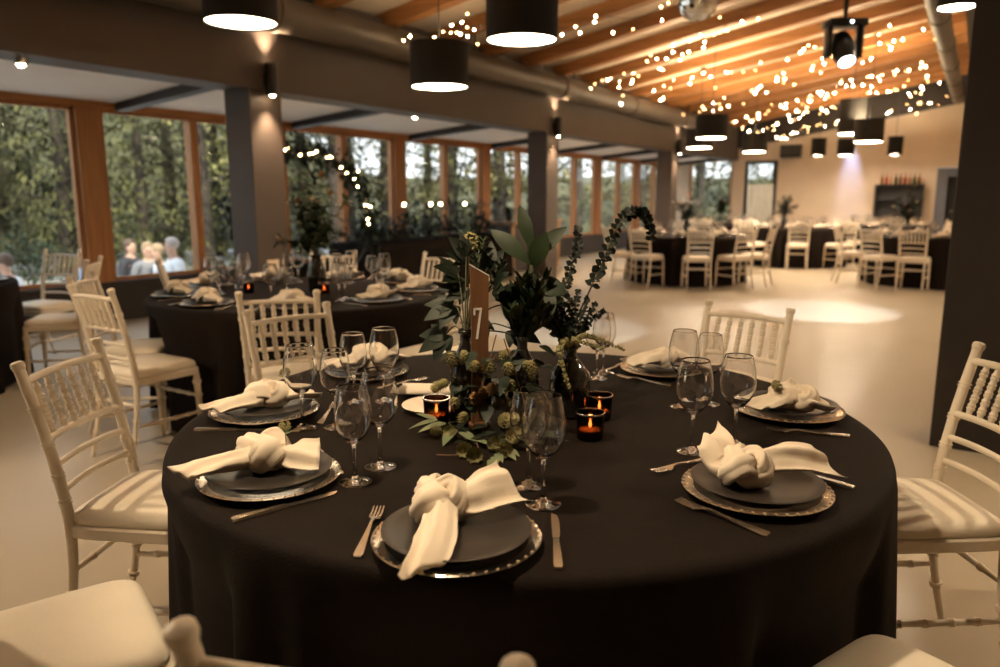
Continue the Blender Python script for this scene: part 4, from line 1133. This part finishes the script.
# head table with dark greenery, arch, timber bar in the alcove
o = empty('long_table', (9.45, 7.15, 0), 0, 'long table under black cloth before the windows', 'table')
MB().box((-1.75, -.36, .70), (1.75, .36, .735), .005).build('tabletop', M['barwood'], o, False)
for sx in (-1, 1):
    for sy in (-1, 1): MB().tube([(sx * 1.6, sy * .28, .7), (sx * 1.6, sy * .28, 0)], .02, 10).build('leg', M['black_metal'], o)
g = MB(); rg = []
for z, q in ((.742, -.02), (.742, .0), (.735, .012), (.6, .02), (.3, .03), (.01, .04)):
    ring = []
    for k in range(160):
        u = k / 160 * 4; e = int(u); f = u - e
        hx, hy = 1.765 + q, .375 + q
        p = [(-hx + 2 * hx * f, -hy), (hx, -hy + 2 * hy * f), (hx - 2 * hx * f, hy), (-hx, hy - 2 * hy * f)][e]
        wv = .02 * math.sin(k * 1.37) * max(0, (.73 - z))
        ring.append((p[0] + wv, p[1] + wv, z))
    rg.append(ring)
g.rings(rg, True, False)
q = g.build('tablecloth', M['cloth'], None, True, 60, (9.45, 7.15, 0)); tag(q, 'floor-length black cloth on the long window table', 'tablecloth')
o = empty('greenery_garland', (9.45, 7.15, .745), 0, 'thick dark green garland heaped along the long window table', 'garland')
g = MB(); g2 = MB(); st = MB(); rg_ = random.Random(9)
for k in range(1700):
    x = rg_.uniform(-1.75, 1.75); y = rg_.gauss(0, .17); z = abs(rg_.gauss(0, .15)) + .02 if x < -.5 or k % 2 else rg_.uniform(.05, .52)
    d = Vector((rg_.gauss(0, 1), rg_.gauss(0, 1), rg_.uniform(-.2, 1.2)))
    (g if k % 3 else g2).leaf((x, max(-.4, min(.4, y)), z), d, UP, rg_.uniform(.10, .20), rg_.uniform(.03, .06), .2, .55, 3)
st.tube([(-1.7 + .2 * i, .03 * math.sin(i * 2), .02) for i in range(18)], .012, 6)
g.build('foliage', M['leaf_dark'], o, True, 60); g2.build('foliage', M['leaf_mid'], o, True, 60); st.build('stem', M['stem'], o)
for x, l in zip((8.62, 9.25, 9.5, 10.15), ('leftmost', 'second from left', 'third from left', 'rightmost')):
    o = empty('globe_candle', (x, 6.98, .745), 0, 'small glowing globe light on a stick above the dark garland, ' + l, 'lamp')
    MB().sphere((0, 0, .505), .026, 2).build('globe', M['globe'], o)
    MB().tube([(0, 0, .004), (0, 0, .485)], .006, 8).build('stick', M['black_metal'], o)
    MB().lathe([(.04, 0), (.04, .008), (.008, .014)], 16).build('foot', M['black_metal'], o)
# round arch
AC = Vector((6.92, 7.26, 1.06)); AR = .86
o = empty('round_arch', (AC.x, AC.y, 0), R(-58), 'round leafy arch with fairy lights standing before the windows', 'arch')
MB().tube([(AR * math.cos(a), 0, AC.z + AR * math.sin(a)) for a in [-PI / 2 + 2 * PI * k / 48 for k in range(49)]], .014, 8).build('ring', M['black_metal'], o)
MB().box((-.35, -.2, 0), (.35, .2, .02), .004).build('foot', M['black_metal'], o)
MB().box((-.02, -.02, .02), (.02, .02, AC.z - AR)).build('post', M['black_metal'], o)
g = MB(); st = MB()
for k in range(2200):
    a = rg_.uniform(-.35, PI + .25); p = Vector((AR * math.cos(a), 0, AC.z + AR * math.sin(a))) + Vector((rg_.gauss(0, .075), rg_.gauss(0, .05), rg_.gauss(0, .075)))
    g.leaf(p, (rg_.gauss(0, 1), rg_.gauss(0, 1), rg_.gauss(0, 1)), UP, rg_.uniform(.07, .13), rg_.uniform(.025, .045), .2, .55, 3)
g.build('foliage', M['leaf_dark'], o, True, 60)
ab = MB().sphere((0, 0, 0), .010, 1).mesh('bulb', emis('arch fairy bulb', (1., .66, .30), 60.))
for k in range(20):
    a = -.12 + 2.15 * (k + .5) / 20 + rg_.uniform(-.05, .05)
    link('bulb', ab, o, Vector((AR * math.cos(a), -.08, AC.z + AR * math.sin(a))) + Vector((rg_.gauss(0, .04), 0, rg_.gauss(0, .04))))
# timber bar
o = empty('timber_bar', (12.5, 7.25, 0), 0, 'timber bar counter with dark front in the alcove beyond the garland', 'bar')
MB().box((-.95, -.32, .86), (.95, .32, .92), .008).build('counter_top', M['barwood'], o, False)
MB().box((-.88, -.24, .03), (.88, .26, .86)).build('front_panel', M['darkbeam'], o, False)
for s in (-1, 1): MB().box((s * .86 - .05, -.29, 0), (s * .86 + .05, -.24, .86), .004).build('leg', M['barwood'], o, False)
for k, (x, y, s_) in enumerate(((11.95, 7.25, 1.), (12.35, 7.2, .8), (12.95, 7.3, .9))):
    o = empty('potted_plant', (x, y, .921), 0, ('bushy potted plant at the left end of the timber bar', 'smaller potted plant in the middle of the timber bar', 'potted plant at the right end of the timber bar')[k], 'plant')
    MB().lathe([(.05, 0), (.075 * s_, .12), (.08 * s_, .125), (.07 * s_, .125), (.045, .02), (0, .015)], 20).build('pot', M['black_metal'], o)
    g = MB()
    for q in range(120):
        d = Vector((rg_.gauss(0, 1), rg_.gauss(0, 1), rg_.uniform(-.1, 1.6))).normalized(); g.leaf(Vector((0, 0, .11)) + d * rg_.uniform(.01, .12), d, UP, .09 * s_, .04, .25, .55, 3)
    g.build('foliage', M['leaf_mid'], o, True, 60)

# ------------------------------------------------------------------ outside
struct('ground', MB().box((-40, 8.2, -1.3), (90, 90, -1.0)).box((XF + .3, -40, -1.3), (90, 8.2, -1.0)), M['gravel'])
g = MB(); rg = []
for i in range(60):
    az = R(-30 + 150 * i / 59); row = []
    up_ = .30 + .8 * min(1, max(0, (math.degrees(az) - 42) / 8))
    for j, (rr, z) in enumerate(((36, -1.1), (40, .2), (45, 2.8 * up_), (52, 5.6 * up_), (62, 9. * up_))):
        q = noise.noise(Vector((i * .35, j * .8, 0)))
        row.append((rr * math.cos(az) + q, rr * math.sin(az) + q, z + (q * 1.0 if j else 0)))
    rg.append(row)
g.rings(rg, closed=False)
struct('hill', g, M['bank'], True)
def tree_meshes(seed, conifer):
    r_ = random.Random(seed); H_ = 11.; g = MB()
    if conifer:
        nb = 150
        for b in range(nb):
            t = (b / nb) ** 1.15; z = .7 + t * (H_ - .9); L = (1 - t) * 3.1 * r_.uniform(.75, 1.1) + .3; a = b * 2.4 + r_.uniform(-.4, .4)
            o_ = Vector((math.cos(a), math.sin(a), 0)); sd = Vector((-o_.y, o_.x, 0)); m_ = int(8 + 26 * L / 3)
            for q in range(m_):
                f = .12 + .88 * (q + r_.random()) / m_
                p = o_ * (L * f) + Vector((0, 0, z - L * .28 * f * f)) + sd * r_.uniform(-.34, .34) * L * (1.1 - f) * .9
                d = o_ * r_.uniform(.4, 1) + sd * r_.uniform(-.9, .9) + Vector((0, 0, r_.uniform(-.5, .05)))
                g.leaf(p, d, UP, r_.uniform(.22, .42), r_.uniform(.07, .13), .3, .5, 2)
    else:
        cl_ = [(Vector((r_.gauss(0, 1.25), r_.gauss(0, 1.25), r_.uniform(2.2, 10.2))), r_.uniform(.55, 1.15)) for _ in range(34)]
        for c_, q in cl_:
            for _ in range(90):
                v = Vector((r_.gauss(0, 1), r_.gauss(0, 1), r_.gauss(0, 1))).normalized() * (r_.random() ** .4) * q
                g.leaf(c_ + Vector((v.x * 1.2, v.y * 1.2, v.z * .75)), (r_.gauss(0, 1), r_.gauss(0, 1), r_.gauss(0, .6)), UP, r_.uniform(.16, .30), r_.uniform(.10, .18), .2, .55, 2)
    fo = g.mesh('foliage', M['tree'] if seed % 2 else M['tree_light'], False)
    g = MB(); g.tube([(0, 0, -.2), (.05, 0, 3), (0, .05, 7), (0, 0, 10)], [.22, .18, .11, .03], 10)
    for k in range(12):
        a = k * 2.4; z = 1.5 + k * .6; L = 1.6 * (1 - k / 16); g.tube([(0, 0, z), (L * math.cos(a) * .6, L * math.sin(a) * .6, z + .25), (L * math.cos(a), L * math.sin(a), z + .3)], [.05, .035, .015], 6)
    return fo, g.mesh('trunk', M['bark'])
protos = [tree_meshes(1, True), tree_meshes(2, False), tree_meshes(3, True), tree_meshes(4, False)]
rt = random.Random(12); nt_ = 0
for row, base in enumerate((27., 33.)):
    az = 8. + row * 1.8
    while az < 74:
        if row == 0 and az > 44: step = 4.2
        else: step = 4.6
        if row == 1 and 12 < az < 44 and rt.random() < .12: az += step; continue
        a = R(az + rt.uniform(-1, 1)); rr = max(base + rt.uniform(-2, 2), (10.8 + 3 * row) / max(.12, math.sin(a)))
        rr = min(rr, 48)
        kind = (3, 2, 1, 3)[rt.randrange(4)] if az < 44 else (0, 2, 0, 1)[rt.randrange(4)]
        x, y = rr * math.cos(a), rr * math.sin(a); s = rt.uniform(.8, 1.15) * (1 + .15 * row)
        lab = {0: 'dark layered conifer tree outside beyond the gravel', 2: 'dark drooping conifer tree outside beyond the gravel', 1: 'pale green leafy tree outside among the conifers', 3: 'light green broadleaf tree outside among the conifers'}[kind]
        o = empty('conifer_tree' if kind in (0, 2) else 'leafy_tree', (x, y, -1.0 if rr < 36 else -.6), rt.uniform(0, 6), lab, 'tree', 'trees beyond the windows, ' + lab)
        o.scale = (s, s, s)
        link('foliage', protos[kind][0], o); link('trunk', protos[kind][1], o)
        az += step
# low green shrub at the left edge, outside
o = empty('garden_shrub', (7.3, 15.5, -1.0), 0, 'rounded bright green shrub outside at the left edge', 'shrub')
g = MB(); g2 = MB()
for k in range(1500):
    v = Vector((rg_.gauss(0, 1), rg_.gauss(0, 1), rg_.gauss(0, 1))).normalized() * (rg_.random() ** .25)
    g.leaf((v.x * 1.2, v.y * 1.2, .85 + v.z * .85), (rg_.gauss(0, 1), rg_.gauss(0, 1), rg_.gauss(0, 1)), UP, .14, .07, .2, .55, 2)
for k in range(7): g2.tube([(0, 0, 0), (.5 * math.cos(k), .5 * math.sin(k), .9)], [.03, .012], 6)
g.build('foliage', M['leaf_mid'], o, False); g2.build('stem', M['bark'], o)
# slatted fence behind the glazed door
o = empty('slat_fence', (XF + 3.2, 6.2, -1.0), 0, 'pale vertical slat fence outside the glazed door', 'fence')
for k in range(18):
    y = -1.85 + .135 * k; MB().box((-.012, y, .05), (.012, y + .115, 2.75), .003).build('slat', M['fence'], o, False)
for z in (.4, 2.4): MB().box((.012, -1.85, z), (.05, .57, z + .08)).build('rail', M['fence'], o, False)
for y in (-1.8, -.65, .48): MB().box((.05, y, 0), (.12, y + .07, 2.6)).build('post', M['fence'], o, False)

# ------------------------------------------------------------------ people outside
def skin_mesh(verts, edges, radii, name, m, sub=2):
    me = bpy.data.meshes.new(name); me.from_pydata(verts, edges, []); me.update()
    o = bpy.data.objects.new('skin_tmp', me); COL.objects.link(o)
    md = o.modifiers.new('s', 'SKIN'); md.use_smooth_shade = True
    for i, r in enumerate(radii):
        q = r if isinstance(r, tuple) else (r, r); me.skin_vertices[0].data[i].radius = q
    me.skin_vertices[0].data[0].use_root = True
    sb = o.modifiers.new('u', 'SUBSURF'); sb.levels = sub; sb.render_levels = sub
    dg = bpy.context.evaluated_depsgraph_get()
    out = bpy.data.meshes.new_from_object(o.evaluated_get(dg)); out.name = name
    bpy.data.objects.remove(o); out.materials.clear(); out.materials.append(m); out.shade_smooth()
    return out
def person(x, y, rz, h, label, top, bottom, hair, longhair=False, lean=.0, dress=False):
    o = empty('person', (x, y, -1.0), rz, label, 'person'); k = h / 1.75
    V, E, Rr = [], [], []
    def add(p, r, par=None):
        V.append((p[0] * k, (p[1] + lean * max(0, p[2] - .95)) * k, p[2] * k)); Rr.append(tuple(q * k for q in r) if isinstance(r, tuple) else r * k)
        if par is not None: E.append((par, len(V) - 1))
        return len(V) - 1
    pel = add((0, 0, .95), (.15, .11)); wa = add((0, 0, 1.12), (.13, .10), pel); ch = add((0, .005, 1.33), (.16, .115), wa); sh = add((0, 0, 1.45), (.10, .08), ch)
    nk = add((0, .005, 1.52), .052, sh); jaw = add((0, .025, 1.60), (.062, .072), nk); hd = add((0, .015, 1.68), (.075, .092), jaw); tp = add((0, .005, 1.755), (.05, .06), hd)
    ns = add((0, .115, 1.645), .012, hd)
    for s in (-1, 1):
        add((s * .085, .01, 1.65), .016, hd)
        hip = add((s * .09, 0, .88), .085, pel); kn = add((s * .10, .01, .48), .058, hip); an = add((s * .10, -.02, .09), .038, kn); add((s * .11, .12, .035), .034, an)
        so = add((s * .185, 0, 1.41), .062, sh); el = add((s * .24, -.02, 1.13), .042, so); wr = add((s * .22, .10, .90), .028, el); pm = add((s * .215, .13, .84), (.03, .02), wr)
        for q in range(4):
            f1 = add((s * .215 - .018 + .012 * q, .135 + .002 * q, .79 - .004 * abs(q - 1.5)), .0085, pm); add((s * .212 - .018 + .012 * q, .150, .755 - .005 * abs(q - 1.5)), .0075, f1)
        th = add((s * .19, .155, .835), .009, wr); add((s * .185, .175, .80), .0085, th)
    body = link('body', skin_mesh(V, E, Rr, 'body', M['skin']), o)
    def shell(keep, grow, name, m):
        idx = {i: n_ for n_, i in enumerate(keep)}
        vv = [V[i] for i in keep]; ee = [(idx[a], idx[b]) for a, b in E if a in idx and b in idx]
        rr = [tuple((q + grow) for q in Rr[i]) if isinstance(Rr[i], tuple) else Rr[i] + grow for i in keep]
        link(name, skin_mesh(vv, ee, rr, name, m), o)
    n_ = len(V); step = (n_ - 9) // 2; L_, R_ = 9, 9 + step
    arms = [L_ + 5, L_ + 6, L_ + 7, R_ + 5, R_ + 6, R_ + 7]
    shell([pel, wa, ch, sh] + arms, .016, 'shirt', M[top])
    if dress:
        g = MB(); g.lathe([(.15 * k, 1.0 * k), (.19 * k, .85 * k), (.24 * k, .5 * k), (.22 * k, .5 * k), (.13 * k, .98 * k)], 24); g.build('skirt', M[bottom], o)
    else: shell([pel, L_ + 1, L_ + 2, L_ + 3, R_ + 1, R_ + 2, R_ + 3], .014, 'trousers', M[bottom])
    g = MB(); hz = Vector(V[hd])
    g.sphere(hz + Vector((0, -.018, .03)) * k, .098 * k, 3, (.92, 1.05, .95))
    for v in list(g.b.verts):
        if v.co.y > hz.y + .045 * k and v.co.z < hz.z + .06 * k: v.co.y = hz.y + .045 * k
        if v.co.z < hz.z - .06 * k and not longhair: v.co.z = hz.z - .06 * k
        if longhair and v.co.z < hz.z: v.co.z = hz.z + (v.co.z - hz.z) * 3.0; v.co.y = min(v.co.y, hz.y - .02 * k)
    g.build('hair', M[hair], o)
    for s in (-1, 1): MB().sphere(hz + Vector((s * .03, .088, .0)) * k, .011 * k, 1).build('eye', M['black_metal'], o)
    return o
person(7.15, 11.35, R(200), 1.66, 'person in dark jacket over pale pink top, leftmost of the group outside', 'jacket', 'pink', 'hair_brown', True, 0, True)
person(7.05, 10.75, R(160), 1.64, 'blond person in grey dress standing outside among the group', 'grey_cloth', 'grey_cloth', 'hair_blond', True, .05, True)
person(6.95, 10.20, R(60), 1.64, 'stooping person in white shirt outside, left of the tallest one', 'shirt_white', 'trousers', 'hair_blond', False, .12)
person(6.80, 9.65, R(70), 1.75, 'grey-haired person in white shirt outside, rightmost and tallest of the group', 'shirt_white', 'trousers', 'hair_grey', False, .10)
person(4.60, 9.70, R(40), 1.66, 'person in white shirt outside cut by the left edge', 'shirt_white', 'trousers', 'hair_brown', False, .1)
person(5.72, 10.0, R(70), 1.70, 'person in light blue shirt outside half hidden by the timber post', 'shirt_blue', 'trousers', 'hair_grey', False, .05)

# ------------------------------------------------------------------ lights
def spot(loc, tgt, e, size, blend, col, soft):
    l = bpy.data.lights.new('spot_beam', 'SPOT'); l.energy = e; l.spot_size = R(size); l.spot_blend = blend; l.color = col; l.shadow_soft_size = soft
    o = bpy.data.objects.new('spot_beam', l); COL.objects.link(o); o.location = loc
    o.rotation_euler = (Vector(tgt) - Vector(loc)).to_track_quat('-Z', 'Y').to_euler(); return o
WARM = (1., .76, .48)
spot((1.0, 1.15, 2.565), (1.75, .95, .75), 105, 72, .5, WARM, .045)
spot((.2, 3.9, 2.565), (1.1, 2.2, .5), 150, 120, .6, WARM, .05)
spot((3.9, -1.5, 2.565), (2.6, 0, .5), 100, 120, .6, WARM, .05)
COOL = (.72, .86, 1.)
spot((8.60, 1.05, 2.66), (9.75, 1.50, 0), 420, 36, .35, COOL, .05)
spot((4.95, 1.75, 3.19), (7.05, 3.6, 0), 420, 26, .4, COOL, .05)
spot((22.2, 3.0, 3.28), (22.47, 3.0, 1.9), 260, 30, 1., (.40, .52, 1.), .04)

l = bpy.data.lights.new('sun', 'SUN'); l.energy = 4.6; l.color = (1., .92, .72); l.angle = R(4)
o = bpy.data.objects.new('sun', l); COL.objects.link(o); o.rotation_euler = Vector((.35, .75, -.85)).to_track_quat('-Z', 'Y').to_euler()
w = bpy.data.worlds.new('sky'); scene.world = w; w.use_nodes = True
nt = w.node_tree; bg = nt.nodes['Background']
tc = nt.nodes.new('ShaderNodeTexCoord'); sx = nt.nodes.new('ShaderNodeSeparateXYZ'); rp = nt.nodes.new('ShaderNodeValToRGB')
nt.links.new(tc.outputs['Generated'], sx.inputs[0]); nt.links.new(sx.outputs['Z'], rp.inputs['Fac'])
rp.color_ramp.elements[0].color = (.80, .84, .86, 1); rp.color_ramp.elements[1].color = (.62, .72, .85, 1)
nt.links.new(rp.outputs['Color'], bg.inputs['Color']); bg.inputs['Strength'].default_value = 1.9

# ------------------------------------------------------------------ camera
AZ, TH, F = R(31.9), R(10.2), 760.
fh = Vector((math.cos(AZ), math.sin(AZ), 0)); rt_ = Vector((math.sin(AZ), -math.cos(AZ), 0))
f = fh * math.cos(TH) - UP * math.sin(TH); u = UP * math.cos(TH) + fh * math.sin(TH)
cam = bpy.data.cameras.new('camera'); co = bpy.data.objects.new('camera', cam); COL.objects.link(co)
m = Matrix((rt_, u, -f)).transposed().to_4x4(); m.translation = Vector((0, 0, 1.36)); co.matrix_world = m
cam.sensor_width = 36; cam.lens = F * 36 / 1000; cam.clip_start = .05; cam.clip_end = 300
cam.dof.use_dof = True; cam.dof.focus_distance = 1.8; cam.dof.aperture_fstop = 2.6
scene.camera = co
vs = scene.view_settings
vs.view_transform = 'Standard'; vs.look = 'None'; vs.gamma = 1; vs.exposure = .55; vs.use_curve_mapping = False
cy = scene.cycles
cy.use_denoising = True; cy.denoiser = 'OPENIMAGEDENOISE'
cy.max_bounces = 24; cy.diffuse_bounces = 4; cy.glossy_bounces = 4; cy.transparent_max_bounces = 40; cy.transmission_bounces = 24
cy.caustics_reflective = False; cy.caustics_refractive = False; cy.sample_clamp_indirect = 6.
cy.use_light_tree = True
